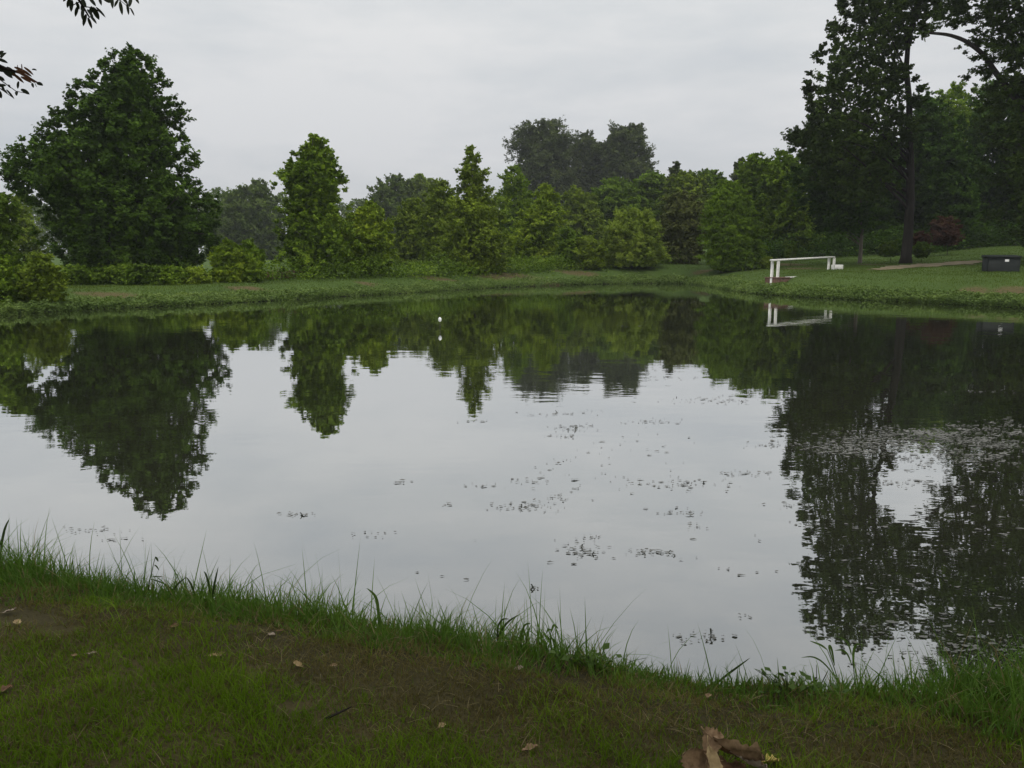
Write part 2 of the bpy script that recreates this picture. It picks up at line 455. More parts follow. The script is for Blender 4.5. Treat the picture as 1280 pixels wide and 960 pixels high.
def make_tree(name, label, d, prof, mat, cat='tree', group=None, px_trunk=None, clumps=150, crad=.16, per=130, leaf=.20, trunk_r=.16,
              bark='bark', limbs=26, flat=.62, shell=.35, seed=0, base=None, aspect=.68, up=.55, depth=.9, wisp=.08, core=.34, dens=1.7, rise=.45, twigs=9, droop=.25, sides=8,
              extra_limbs=None, extra_clumps=None, trunk_top=.86, lean=None):
    """prof: rows (py, pxl, pxr) of the crown outline at distance d, top first"""
    rng = np.random.default_rng(1000 + seed)
    if cat == 'tree':
        clumps = int(clumps * 1.25); crad *= .92; per *= 1.15 if d < 63 else .95; leaf *= .78
    else:
        leaf *= .85; per *= 1.2
    prof = sorted(prof)
    pts = [(at(l, y, d), at(r, y, d)) for (y, l, r) in prof]
    zs = np.array([p[0][2] for p in pts])[::-1]; xl = np.array([p[0][0] for p in pts])[::-1]; xr = np.array([p[1][0] for p in pts])[::-1]
    px_trunk = px_trunk if px_trunk is not None else (prof[-1][1] + prof[-1][2]) / 2
    bx = at(px_trunk, 340, d)[0]; bz = gz(bx, d) - .05
    root = thing(name, label, cat, (bx, d, bz), group)
    xl = xl - bx; xr = xr - bx; zs = zs - bz
    zs = np.maximum(zs, .05)
    H = zs[-1]; xc = (xl + xr) / 2; rr = (xr - xl) / 2
    rmax = rr.max()
    zg = np.linspace(zs[0], zs[-1], 200); rg = np.interp(zg, zs, rr); cg = np.interp(zg, zs, xc)
    wgt = (rg + .02) ** 1.15 + .06 * rmax; wgt /= wgt.sum()
    k = rng.choice(200, clumps, p=wgt)
    z = zg[k] + rng.normal(0, H / 260, clumps); rad = rg[k]; cx = cg[k]

    cr = rmax * crad * rng.uniform(.55, 1.25, clumps) * np.clip(.45 + .6 * rad / rmax, .35, 1)
    th = rng.uniform(0, 2 * math.pi, clumps)
    rho = np.maximum(rad - cr * .55, 0) * (shell + (1 - shell) * np.sqrt(rng.random(clumps)))
    rho *= 1 + rng.normal(0, wisp, clumps)
    C = np.stack([cx + rho * np.cos(th), rho * np.sin(th) * depth, z], 1)
    # leader tufts on the top
    tops = np.stack([np.interp(zs[-1], zs, xc) + rng.normal(0, .12 * rmax, 6) * .6, rng.normal(0, .12 * rmax, 6), H - rng.random(6) * H * .05], 1)
    C = np.vstack([C, tops]); cr = np.append(cr, np.full(6, rmax * crad * .45))
    if extra_clumps is not None:
        ec = np.array([at(a, b, d + dd) for (a, b, dd, r_) in extra_clumps]) - np.array([bx, d, bz])
        C = np.vstack([C, ec]); cr = np.append(cr, [r_ for (_, _, _, r_) in extra_clumps])
    C[:, 2] = np.maximum(C[:, 2], cr * flat * .7 + .03)
    cnt = np.maximum((dens * per * (cr / (rmax * crad)) ** 1.4 * rng.uniform(.6, 1.3, len(cr))).astype(int), 16)
    own = np.repeat(np.arange(len(C)), cnt); n = len(own)
    outw = np.stack([C[:, 0] - np.interp(C[:, 2], zs, xc), C[:, 1], np.zeros(len(C))], 1)
    outw /= np.linalg.norm(outw, axis=1)[:, None] + 1e-6
    # every clump is a handful of leafy twigs reaching outwards and up (or hanging)
    td = rand_dirs(len(C) * twigs, rng).reshape(len(C), twigs, 3) * .8 + outw[:, None, :] * .45; td[:, :, 2] += rise
    td *= rng.uniform(.6, 1.25, (len(C), twigs, 1))
    ti = rng.integers(0, twigs, n); tt = rng.random(n) ** .7
    off = td[own, ti] * (tt * cr[own])[:, None] + rng.normal(0, .17, (n, 3)) * cr[own][:, None] * (1.15 - .75 * tt[:, None])
    off[:, 2] *= (flat + .25) if rise > .3 else flat
    P = C[own] + off
    LV, LQ = leaves(P, leaf, rng, up, outw[own], aspect, droop)
    nc = int(core * n * .5)                       # inner foliage, larger sprays deep in the crown
    if nc:
        kk = rng.choice(200, nc, p=(rg + .02) ** 1.5 / ((rg + .02) ** 1.5).sum()); ph = rng.uniform(0, 2 * math.pi, nc)
        rh = np.maximum(rg[kk] - .10 * rmax, 0) * .80 * np.sqrt(rng.random(nc))
        IP = np.stack([cg[kk] + rh * np.cos(ph), rh * np.sin(ph) * depth, zg[kk] - .02 * H + rng.normal(0, .01 * H, nc)], 1)
        IV, IQ = leaves(IP, leaf * 1.9, rng, .1, None, .75, droop)
        LQ = np.vstack([LQ, IQ + len(LV)]); LV = np.vstack([LV, IV])
    lowest = -.02
    LV[:, 2] = np.maximum(LV[:, 2], lowest)
    cm = mk_mesh('crown', LV, [LQ], M[mat]); obj('crown', cm, root)
    # trunk and limbs
    mb = MB(); nt_ = 12
    tz = np.linspace(0, H * trunk_top, nt_)
    path = np.stack([np.interp(tz, zs, xc) * np.clip((tz - zs[0]) / (H - zs[0] + .01), 0, 1) * .55 + rng.normal(0, .03 * trunk_r * 4, nt_) * (tz > 0),
                     rng.normal(0, .03 * trunk_r * 4, nt_) * (tz > 0), tz], 1)
    if lean is not None: path[:, 0] += lean * (tz / H)
    tr = trunk_r * (1 - .88 * (tz / tz[-1]) ** .9); tr[0] *= 1.45
    path = np.vstack([path[:1] + [0, 0, -.25], path[:1], path[:1] * .5 + path[1:2] * .5 * [1, 1, .4], path[1:]]) if False else path
    path = np.insert(path, 1, path[0] * .75 + path[1] * .25, 0); tr = np.insert(tr, 1, trunk_r * 1.02)
    path[0, 2] -= .2
    mb.tube(path, tr, sides)
    for q in rng.choice(len(C), min(limbs, len(C)), replace=False):
        c0 = C[q]; hd = math.hypot(c0[0], c0[1])
        z0 = np.clip(c0[2] - hd * rng.uniform(.35, .8), min(H * .12, c0[2] * .6), H * trunk_top * .97)
        s0_ = np.array([np.interp(z0, path[:, 2], path[:, 0]), np.interp(z0, path[:, 2], path[:, 1]), z0])
        mid = s0_ * .45 + c0 * .55; mid[2] += hd * rng.uniform(.02, .2)
        r0 = np.interp(z0, path[:, 2], tr) * rng.uniform(.3, .5)
        mb.tube(bez(s0_, mid, c0), np.linspace(r0, max(r0 * .18, .008), 7), 5)
    if extra_limbs:
        for pp, ra in extra_limbs:
            W = np.array([at(a, b, d + dd) for (a, b, dd) in pp]) - np.array([bx, d, bz])
            t_ = np.linspace(0, 1, len(W)); tt = np.linspace(0, 1, 22)
            Wp = np.stack([np.interp(tt, t_, W[:, k_]) for k_ in range(3)], 1)
            Wp = (np.vstack([Wp[:1], Wp[:-1]]) + Wp * 2 + np.vstack([Wp[1:], Wp[-1:]])) / 4
            mb.tube(Wp, np.interp(tt, np.linspace(0, 1, len(ra)), ra), 7)
    mb.build('trunk', M[bark], root, True)
    return root

SEED = [0]
def tree(*a, **k):
    SEED[0] += 1
    k.setdefault('seed', SEED[0]); return make_tree(*a, **k)

# --- left bank
tree('broad_tree', 'tallest dark green tree, broad crown, alone at the left behind the pond', 44,
     [(64, 150, 178), (78, 130, 195), (95, 112, 207), (120, 92, 220), (150, 70, 232), (180, 40, 240), (205, 14, 240), (225, 12, 244), (248, 40, 262), (270, 52, 274), (300, 60, 276), (330, 75, 265)],
     'dark', px_trunk=158, clumps=900, crad=.085, per=75, leaf=.20, wisp=.04, trunk_r=.26, limbs=70, shell=.5,
     extra_clumps=[(20, 205, 0, .7), (12, 222, -.5, .7), (30, 190, .6, .7), (18, 236, .5, .5), (9, 207, .8, .4), (142, 72, 0, .45), (165, 66, .3, .5), (182, 74, -.2, .45), (128, 84, .4, .4)])
tree('edge_tree', 'light green small tree cut by the left edge of the photo', 33,
     [(244, -14, 12), (258, -34, 18), (285, -60, 20), (320, -70, 24), (350, -70, 26)], 'kudzu', px_trunk=-10, clumps=150, crad=.2, per=130, leaf=.17, trunk_r=.09)
tree('thin_sapling', 'thin loose sapling rising before the far left sky gap', 62,
     [(225, 20, 26), (250, 8, 40), (285, 5, 52), (330, 10, 60)], 'olive', px_trunk=32, clumps=70, crad=.24, per=70, leaf=.2, trunk_r=.05, limbs=14)
tree('leafy_shrub', 'rounded olive shrub on the bank at the far left', 30.5,
     [(318, 40, 62), (335, 22, 76), (355, 20, 82), (374, 24, 80)], 'olive', cat='shrub', px_trunk=52, clumps=70, rise=.2, crad=.25, per=110, leaf=.12, trunk_r=.03, limbs=12)
tree('leafy_shrub', 'dense green shrub filling the lower left corner of the far bank', 30.2,
     [(325, -30, 12), (345, -50, 36), (380, -50, 40)], 'mid', cat='shrub', px_trunk=-5, clumps=90, crad=.22, per=120, leaf=.13, trunk_r=.04, limbs=12)
# undergrowth row beneath the big tree
ug = [(96, 334, 24, 'mid', 'first low leafy shrub from the left under the tallest tree'), (122, 337, 22, 'kudzu', 'second low leafy shrub from the left under the tallest tree'),
      (152, 332, 26, 'kudzu', 'bushy low shrub right before the trunk of the tallest tree'), (182, 333, 26, 'kudzu', 'yellowish low shrub just right of the trunk of the tallest tree'),
      (212, 336, 24, 'mid', 'low dark shrub under the right side of the tallest tree'), (240, 337, 24, 'olive', 'low olive shrub left of the pair of pale bushes')]
for kx, (px, py, hw, mt, lb) in enumerate(ug):
    tree('low_shrub', lb, 38.5 + (kx % 3) * .5, [(py, px - hw * .4, px + hw * .4), (py + 8, px - hw * .9, px + hw * .9), (py + 17, px - hw, px + hw), (py + 24, px - hw, px + hw)], mt, cat='shrub',
         group='low shrubs under the tallest tree', clumps=60, crad=.28, per=90, leaf=.15, trunk_r=.025, limbs=10)
tree('pale_bush', 'left one of two rounded pale bushes right of the tallest tree', 41, [(300, 276, 292), (315, 263, 306), (335, 262, 310), (350, 265, 308)], 'bright', cat='bush', clumps=80, crad=.24, per=110, leaf=.15, trunk_r=.04, limbs=14)
tree('pale_bush', 'right one of two rounded pale bushes right of the tallest tree', 41.5, [(302, 302, 318), (318, 296, 330), (338, 294, 334), (350, 298, 332)], 'mid', cat='bush', clumps=80, crad=.24, per=110, leaf=.15, trunk_r=.04, limbs=14)
tree('hazy_tree', 'greyish rounded tree in the gap between the two left tall trees', 135, [(226, 315, 330), (236, 292, 346), (255, 278, 358), (290, 275, 362), (335, 280, 360)], 'haze_green', clumps=200, crad=.17, per=110, leaf=.44, trunk_r=.3)
tree('hazy_tree', 'low greyish tree at the right shoulder of the tallest tree', 140, [(238, 288, 300), (255, 262, 312), (285, 250, 318), (335, 255, 315)], 'haze_green', clumps=140, crad=.2, per=110, leaf=.44, trunk_r=.3)
tree('sweetgum_tree', 'mid green pointed tree with layered branches, second tallest on the left half', 47,
     [(170, 385, 403), (184, 372, 416), (198, 360, 424), (212, 348, 432), (235, 350, 434), (258, 352, 428), (280, 348, 438), (305, 342, 448), (335, 352, 440)],
     'mid', px_trunk=398, clumps=260, crad=.17, per=110, leaf=.21, trunk_r=.15, bark='bark_pale', limbs=50, wisp=.18)
tree('olive_tree', 'low yellowish green tree close right of the layered pointed tree', 49, [(252, 455, 468), (265, 440, 482), (290, 432, 492), (320, 432, 495), (338, 438, 490)], 'bright', px_trunk=462, clumps=150, crad=.2, per=120, leaf=.19, trunk_r=.09)
tree('olive_tree', 'small olive tree tucked beside the layered pointed tree', 51, [(268, 432, 442), (285, 420, 458), (315, 418, 462), (338, 424, 458)], 'olive', clumps=90, crad=.22, per=110, leaf=.19, trunk_r=.08)
tree('hazy_tree', 'dark bluish green far tree above the low yellowish tree', 138, [(219, 488, 502), (230, 466, 520), (250, 452, 530), (290, 448, 530), (335, 455, 525)], 'haze_green', clumps=210, crad=.17, per=110, leaf=.44, trunk_r=.3)
tree('hazy_tree', 'far grey green tree with a blunt top left of the spire', 140, [(217, 520, 532), (228, 508, 548), (250, 500, 560), (290, 495, 565), (335, 500, 560)], 'olive', clumps=190, crad=.17, per=110, leaf=.44, trunk_r=.3)
tree('olive_tree', 'tall olive tree directly left of the spire topped tree', 66, [(226, 548, 560), (240, 532, 572), (265, 522, 580), (300, 518, 584), (338, 524, 580)], 'olive', px_trunk=552, clumps=190, crad=.19, per=110, leaf=.20, trunk_r=.1)
tree('olive_tree', 'dusky olive tree in the middle of the left treeline', 70, [(248, 505, 522), (265, 492, 536), (300, 486, 542), (338, 490, 540)], 'olive', clumps=150, crad=.2, per=110, leaf=.20, trunk_r=.1)
tree('spire_tree', 'slender light green tree ending in a pointed spire, middle of the treeline', 55,
     [(185, 586, 594), (198, 576, 602), (212, 570, 609), (228, 570, 612), (245, 570, 616), (265, 556, 632), (295, 546, 642), (338, 552, 636)], 'olive', px_trunk=592, clumps=220, crad=.2, per=90, leaf=.20, trunk_r=.1, bark='bark_pale', wisp=.16, limbs=40)
tree('leafy_tree', 'dark tree with a bright green top right of the spire', 78, [(207, 636, 652), (222, 624, 664), (245, 620, 670), (285, 616, 676), (336, 622, 670)], 'mid', px_trunk=646, clumps=200, crad=.2, per=110, leaf=.2, trunk_r=.1)
tree('leafy_tree', 'bright green conical tree at the centre of the treeline', 64, [(232, 676, 690), (248, 662, 700), (270, 646, 706), (300, 634, 712), (335, 640, 706)], 'bright', px_trunk=678, clumps=230, crad=.18, per=110, leaf=.2, trunk_r=.1)
tree('low_bush', 'small yellow green bush at the feet of the bright conical tree', 60.5, [(285, 702, 718), (300, 696, 730), (330, 694, 736)], 'kudzu', cat='bush', clumps=70, crad=.25, per=100, leaf=.17, trunk_r=.04)
# --- far dark oaks
tree('far_oak', 'leftmost of the three dark far oaks rising over the treeline', 168, [(151, 675, 692), (160, 643, 708), (178, 638, 722), (205, 634, 728), (240, 632, 730), (290, 650, 715)], 'faroak', clumps=120, crad=.26, per=200, dens=2.4, core=.5, leaf=.44, trunk_r=.45, limbs=40)
tree('far_oak', 'lower middle one of the three dark far oaks over the treeline', 172, [(167, 726, 742), (178, 710, 760), (205, 702, 768), (240, 700, 772), (290, 710, 765)], 'faroak', clumps=90, crad=.28, per=200, dens=2.4, core=.5, leaf=.44, trunk_r=.4, limbs=40)
tree('far_oak', 'rightmost of the three dark far oaks over the treeline', 166, [(157, 780, 802), (165, 752, 814), (185, 742, 820), (210, 740, 826), (235, 742, 826), (290, 755, 810)], 'faroak', clumps=110, crad=.26, per=200, dens=2.4, core=.5, leaf=.44, trunk_r=.42, limbs=40)
# --- centre right
cr_rows = [
    ('rounded_tree', 'dusky green rounded tree under the leftmost far oak', 92, [(236, 712, 730), (250, 700, 748), (285, 694, 756), (330, 700, 750)], 'olive'),
    ('rounded_tree', 'pale rounded tree crown under the middle far oak', 98, [(224, 756, 778), (236, 738, 796), (265, 728, 804), (330, 735, 798)], 'willow'),
    ('rounded_tree', 'olive rounded tree crown below the rightmost far oak', 102, [(215, 806, 826), (228, 788, 842), (260, 778, 852), (330, 785, 845)], 'willow'),
    ('rounded_tree', 'light olive tree left of the willow at the pond corner', 96, [(214, 846, 862), (228, 832, 884), (260, 824, 894), (330, 830, 888)], 'olive'),
    ('rounded_tree', 'mid green tree showing above the left of the willow', 100, [(213, 876, 894), (226, 862, 910), (260, 856, 918), (325, 862, 910)], 'willow'),
    ('wood_tree', 'dark green tree with ragged top behind the willow', 72, [(193, 935, 952), (204, 922, 968), (230, 915, 980), (270, 912, 990), (318, 918, 984)], 'mid'),
    ('wood_tree', 'deep green tree filling between willow and the tall oak', 70, [(188, 968, 990), (204, 952, 1008), (235, 945, 1020), (275, 945, 1025), (314, 950, 1020)], 'mid'),
]
for (nm, lb, d, pr, mt) in cr_rows:
    tree(nm, lb, d, pr, mt, clumps=220, crad=.18, per=110, leaf=.0036 * d, trunk_r=.16)
tree('small_pine', 'tiny dark pine top over the right end of the treeline', 100, [(203, 842, 848), (212, 836, 856), (230, 830, 862), (290, 832, 860)], 'faroak', clumps=110, crad=.24, per=90, leaf=.3, trunk_r=.2)
tree('small_pine', 'dark pine top poking out above the willow', 98, [(198, 922, 930), (208, 916, 938), (235, 910, 944), (290, 912, 944)], 'faroak', clumps=110, crad=.24, per=90, leaf=.3, trunk_r=.2)
tree('vine_bush', 'reddish brown vine covered bush between the pale bush and the willow', 64, [(242, 834, 864), (256, 826, 878), (290, 820, 886), (330, 828, 882)], 'brown', cat='bush', clumps=140, crad=.22, per=110, leaf=.2, trunk_r=.08)
tree('spreading_bush', 'pale yellow green bush with upright shoots at the far pond corner', 61, [(262, 770, 806), (275, 756, 822), (298, 750, 830), (330, 754, 828)], 'pale', cat='bush', px_trunk=790, clumps=190, crad=.2, per=100, leaf=.2, aspect=.4, trunk_r=.06, up=.2, wisp=.16)
tree('low_bush', 'low olive bush left of the pale bush at the pond corner', 60, [(296, 726, 744), (308, 716, 758), (333, 714, 760)], 'olive', cat='bush', clumps=80, crad=.25, per=100, leaf=.18, trunk_r=.04)
tree('willow_tree', 'round soft willow standing alone on the bank at the pond corner', 57, [(226, 900, 920), (240, 886, 936), (265, 876, 948), (295, 872, 956), (320, 876, 958), (334, 884, 950)], 'willow', px_trunk=914, clumps=330, crad=.16, per=130, leaf=.2, aspect=.3, trunk_r=.12, droop=.9, up=.1, rise=-.3)
# --- right side
tree('tall_oak', 'tall dark oak with a bare straight trunk right of the white rail', 55,
     [(-170, 1090, 1170), (-100, 1048, 1215), (-30, 1046, 1225), (10, 1050, 1204), (38, 1032, 1170), (55, 1020, 1140), (62, 1018, 1136), (85, 1018, 1134), (104, 1008, 1146), (140, 1000, 1150), (175, 992, 1146), (205, 1004, 1134), (240, 1030, 1122)],
     'oak', px_trunk=1131, clumps=520, crad=.11, per=120, dens=2.1, leaf=.22, rise=.32, droop=.05, bark='bark_oak', core=.17, trunk_r=.36, limbs=34, shell=.5, trunk_top=.93, wisp=.05, lean=0,
     extra_clumps=[(1142, 100, 0, .4), (1150, 112, .5, .5), (1140, 130, -.4, .6), (1150, 150, .3, .5), (989, 176, 0, .6), (996, 166, .3, .6), (1003, 178, .2, .7), (1010, 170, .3, .7), (1046, 36, .2, .6), (1060, 18, .2, .7)])
tree('shade_tree', 'dark low tree leaning over the lawn left of the oak trunk', 59,
     [(140, 1020, 1062), (160, 1000, 1084), (190, 990, 1098), (225, 990, 1108), (260, 1000, 1110), (288, 1020, 1100)], 'wood', px_trunk=1074, rise=.3, droop=.05, core=.12, clumps=300, crad=.17, per=120, leaf=.22, trunk_r=.16, bark='bark_pale', limbs=40)
tree('arching_tree', 'very tall dark tree at the right edge with an arching limb', 46,
     [(-230, 1270, 1400), (-150, 1220, 1450), (-60, 1185, 1480), (0, 1192, 1490), (34, 1218, 1490), (60, 1234, 1490), (100, 1230, 1490), (180, 1232, 1480), (250, 1244, 1460), (300, 1260, 1440)],
     'oak', px_trunk=1345, rise=.3, droop=.05, bark='bark_oak', dens=2.0, clumps=620, crad=.115, per=110, leaf=.2, trunk_r=.4, limbs=50, shell=.4, wisp=.05,
     extra_limbs=[([(1345, 230, 0), (1290, 150, .3), (1248, 96, .5), (1228, 66, .6), (1205, 50, .5), (1185, 43, .4), (1160, 41, .3)], [.22, .17, .13, .10, .07])],
     extra_clumps=[(1228, 88, .5, .45), (1208, 66, .5, .25), (1199, 60, .2, .22), (1216, 90, .4, .3), (1240, 78, .6, .5), (1172, 34, .3, .5), (1188, 30, .2, .55), (1158, 44, .3, .4), (1205, 28, .5, .6), (1222, 40, .3, .5), (1240, 55, .3, .6), (1210, 98, .7, .4), (1196, 34, .4, .4), (1218, 50, .5, .35), (1228, 50, .4, .55), (1180, 20, .3, .7), (1200, 14, .2, .8), (1220, 22, .2, .8), (1235, 90, .5, .55), (1222, 74, .6, .4), (1246, 108, .5, .6)])
rt = [('leaves of pale tint showing in the sky gap right of the oak', 80, [(104, 1185, 1205), (118, 1168, 1222), (150, 1152, 1236), (220, 1150, 1240), (303, 1156, 1234)], 'mid'),
      ('dark tree just right of the oak trunk with low crown', 72, [(116, 1150, 1168), (132, 1136, 1186), (170, 1126, 1196), (230, 1124, 1200), (304, 1130, 1194)], 'wood'),
      ('deep shaded tree above the black box', 74, [(96, 1232, 1262), (115, 1212, 1284), (160, 1200, 1298), (230, 1196, 1300), (304, 1204, 1294)], 'wood'),
      ('dark tree cut by the right edge of the photo', 70, [(88, 1290, 1325), (115, 1268, 1350), (160, 1254, 1365), (230, 1250, 1365), (304, 1258, 1355)], 'wood'),
      ('shaded tree behind the red leaved shrub', 68, [(170, 1180, 1200), (190, 1164, 1222), (230, 1156, 1232), (304, 1160, 1228)], 'wood'),
      ('dark tree seen between the leaning tree and the oak trunk', 74, [(176, 1086, 1116), (200, 1062, 1140), (240, 1050, 1146), (306, 1054, 1140)], 'wood'),
      ('dark tree behind the right post of the white rail', 72, [(215, 1022, 1042), (232, 1008, 1060), (265, 1002, 1068), (308, 1006, 1062)], 'wood')]
for lb, d, pr, mt in rt:
    lb = lb.replace('leaves of pale tint showing', 'lighter green tree top')
    tree('wood_tree', lb, d, pr, mt, group='trees of the dark wood on the right', clumps=250, crad=.17, per=115, leaf=.25, trunk_r=.2)
tree('red_shrub', 'dark red leaved shrub at the edge of the right wood', 62, [(272, 1176, 1190), (282, 1164, 1200), (296, 1160, 1204), (305, 1164, 1200)], 'red', cat='shrub', clumps=70, crad=.25, per=90, leaf=.15, trunk_r=.03, limbs=12)
tree('red_shrub', 'smaller dull red shrub low beside the oak trunk', 60, [(290, 1148, 1156), (297, 1140, 1164), (306, 1140, 1166)], 'red', cat='shrub', clumps=40, crad=.28, per=70, leaf=.13, trunk_r=.02, limbs=8)
tree('fern_bush', 'light green leafy bush left of the oak trunk base', 57, [(303, 1108, 1120), (310, 1098, 1124), (319, 1100, 1124)], 'kudzu', cat='bush', clumps=40, crad=.3, per=60, leaf=.2, trunk_r=.02, limbs=8)
tree('fern_bush', 'light green leafy bush right of the oak trunk base', 56, [(304, 1146, 1154), (310, 1140, 1164), (320, 1142, 1160)], 'kudzu', cat='bush', clumps=36, crad=.3, per=55, leaf=.2, trunk_r=.02, limbs=8)
tree('round_shrub', 'small round green shrub on the lawn behind the white rail', 60, [(306, 983, 992), (312, 979, 997), (321, 980, 996)], 'kudzu', cat='shrub', clumps=40, crad=.3, per=60, leaf=.13, trunk_r=.02, limbs=8)
tree('round_shrub', 'yellowish shrub low on the bank right of the willow', 56, [(322, 955, 964), (327, 948, 972), (334, 948, 972)], 'pale', cat='shrub', clumps=36, crad=.3, per=60, leaf=.13, trunk_r=.02, limbs=8)

# --- dim undergrowth along the feet of the wood, and the far-off wood that closes the horizon
def strip_leaves(name, label, cat, rows, n, leaf, mat, seed, hmul=1.0):
    """rows: (px, Y, height) joined into a leafy band of uneven height"""
    rng = np.random.default_rng(seed)
    rows = np.array([(at(a, 330, Y)[0], Y, h) for a, Y, h in rows])
    seg = np.linalg.norm(np.diff(rows[:, :2], axis=0), axis=1); L = np.concatenate([[0], np.cumsum(seg)])
    s = rng.random(n) * L[-1]
    x = np.interp(s, L, rows[:, 0]); y = np.interp(s, L, rows[:, 1]); h = np.interp(s, L, rows[:, 2])
    y = y + rng.normal(0, 1.0, n); x = x + rng.normal(0, .5, n)
    hh = h * (.65 + .35 * np.sin(s * 1.7 + 1) * np.sin(s * .63) + .2 * np.sin(s * 4.3)) 
    z = height(x, y) + np.clip(hh, .15, None) * rng.random(n) ** .8
    V_, Q_ = leaves(np.stack([x, y, z], 1), leaf, rng, .7, None, .6)
    return tag(obj(name, mk_mesh(name, V_, [Q_], M[mat])), label, cat, kind='stuff')
strip_leaves('undergrowth', 'low mixed undergrowth along the foot of the treeline beyond the dam', 'undergrowth',
             [(60, 40, 1.0), (200, 42.5, 1.2), (330, 43.5, 1.2), (420, 46, 1.4), (520, 50, 1.3), (620, 55.5, 1.3), (700, 59.5, 1.2), (760, 62, 1.1), (860, 65, 1.6)], 26000, .15, 'kudzu', 5)
strip_leaves('undergrowth', 'dark undergrowth at the back of the right lawn under the wood', 'undergrowth',
             [(900, 66, 1.6), (1000, 69, 2.4), (1080, 70, 2.6), (1150, 67, 2.2), (1230, 68, 2.6), (1400, 62, 2.6)], 24000, .2, 'wood', 6)
def far_wood():
    rng = np.random.default_rng(77); VV = []; QQ = []; n0_ = 0
    for k in range(86):
        a = -62 + 124 * k / 85 + rng.normal(0, .5); Y = rng.uniform(185, 225)
        x = math.tan(R(a)) * Y; hgt_ = rng.uniform(11, 16) * (1.25 if a > 22 else 1.0); w = rng.uniform(4.5, 7)
        n = 2600
        th = rng.uniform(0, 2 * math.pi, n); t = rng.random(n) ** .75
        rad = w * np.sqrt(np.clip(1 - (np.abs(t - .42) / .6) ** 2.2, 0.02, 1)) * (.5 + .5 * rng.random(n)) * (1 + .18 * np.sin(th * 5 + t * 9 + k))
        P = np.stack([x + rad * np.cos(th), Y + rad * np.sin(th), gz(x, Y) + t * hgt_ * (1 + .05 * np.sin(th * 3))], 1)
        v, q = leaves(P, .8, rng, .3); VV.append(v); QQ.append(q + n0_); n0_ += len(v)
    o = obj('distant_wood', mk_mesh('distant_wood', np.vstack(VV), [np.vstack(QQ)], M['haze_green']))
    tag(o, 'far-off grey green wood closing the horizon behind the treeline', 'wood', kind='stuff')
far_wood()

# ------------------------------------------------------------------ grass
def blades(P, h, w, rng, lean=.35, segs=3, curve=.5, dirs=None):
    """curved tapering grass blades; P (n,3)"""
    n = len(P); h = np.broadcast_to(h, (n,)); w = np.broadcast_to(w, (n,))
    a = rng.uniform(0, 2 * math.pi, n) if dirs is None else dirs
    ld = np.stack([np.cos(a), np.sin(a), np.zeros(n)], 1)
    f = rng.uniform(0, 2 * math.pi, n); wd = np.stack([np.cos(f), np.sin(f), np.zeros(n)], 1)
    ln = lean * rng.random(n) ; cv = curve * rng.random(n) ** 1.6
    rows = []
    for k in range(segs):
        t = k / segs
        c = P + ld * (h * (ln * t + cv * t * t))[:, None]; c[:, 2] += h * (t - .45 * cv * t ** 3)
        ww = (w * (1 - t ** 1.5) * .5)[:, None]
        rows += [c - wd * ww, c + wd * ww]
    t = 1.0
    c = P + ld * (h * (ln + cv))[:, None]; c[:, 2] += h * (t - .45 * cv)
    rows.append(c)
    m_ = 2 * segs + 1
    V_ = np.stack(rows, 1).reshape(-1, 3)
    b0 = np.arange(n)[:, None] * m_
    Qs = np.concatenate([b0 + np.array([[2 * k, 2 * k + 1, 2 * k + 3, 2 * k + 2]]) for k in range(segs - 1)], 0)
    Ts = b0 + np.array([[2 * segs - 2, 2 * segs - 1, 2 * segs]])
    return V_, Qs, Ts

def grass_obj(name, label, P, h, w, mat, seed, kind='stuff', **k):
    rng = np.random.default_rng(seed)
    V_, Q_, T_ = blades(P, h, w, rng, **k)
    return tag(obj(name, mk_mesh(name, V_, [Q_, T_], M[mat])), label, 'grass', kind=kind)

rng = np.random.default_rng(21)
def near_points(n, x0, x1, y0, y1):
    x = rng.uniform(x0, x1, n); y = rng.uniform(y0, y1, n); sd = pond_sd(x, y)
    return x, y, sd
BARE = [at_ground(30, 778), at_ground(75, 790), at_ground(5, 770), at_ground(365, 885)]
def bare_mask(x, y):
    m_ = np.zeros(np.shape(x))
    for b_, (rx, ry) in zip(BARE, ((.22, .10), (.12, .06), (.18, .08), (.07, .05))):
        m_ = np.maximum(m_, 1 - sst(.5, 1.3, ((x - b_[0]) / rx) ** 2 + ((y - b_[1]) / ry) ** 2 + .3 * wob(x, y, 9, 3)))
    return m_
def green_patch(x, y):
    g = .5 + .5 * wob(x, y, 1.1, 3) + .3 * wob(x, y, 3.1, 9)
    g = g + .75 * (1 - sst(1.8, 3.3, y + .35 * (x + 1.2))) * (1 - sst(.6, 1.6, x)) + .05 + .35 * wob(x, y, .8, 11)        # bright turf near the bottom left
    return g - .75 * sst(.9, 1.5, 3.2 - pond_sd(x, y) * 1.6)                        # browner close to the bank
# mown turf: visible fan only, denser near the lens
x, y, sd = near_points(420000, -5.2, 4.2, 1.6, 5.2)
keep = (rng.random(len(x)) > .93 * bare_mask(x, y)) & (sd > .25) & (np.abs(x) < .72 * y + .8) & (rng.random(len(x)) < np.clip(4.2 / (y + .6) - .25, .25, 1))
x, y, sd = x[keep], y[keep], sd[keep]
gp = green_patch(x, y); isg = gp + rng.normal(0, .6, len(x)) > .52
z = height(x, y, sd)
P = np.stack([x, y, z], 1)
print('turf blades', len(P), isg.sum())
hh = rng.uniform(.022, .055, len(x)) * np.clip(.85 + .55 * wob(x, y, 2.6, 12) + .4 * wob(x, y, 7, 13), .45, 1.9)
grass_obj('turf_grass', 'short green mown grass in patches on the shaded near bank', P[isg], hh[isg] * 1.15, .0042, 'lawn_green', 31, lean=.7, segs=2, curve=.9)
nb = ~isg & (rng.random(len(x)) < .8)
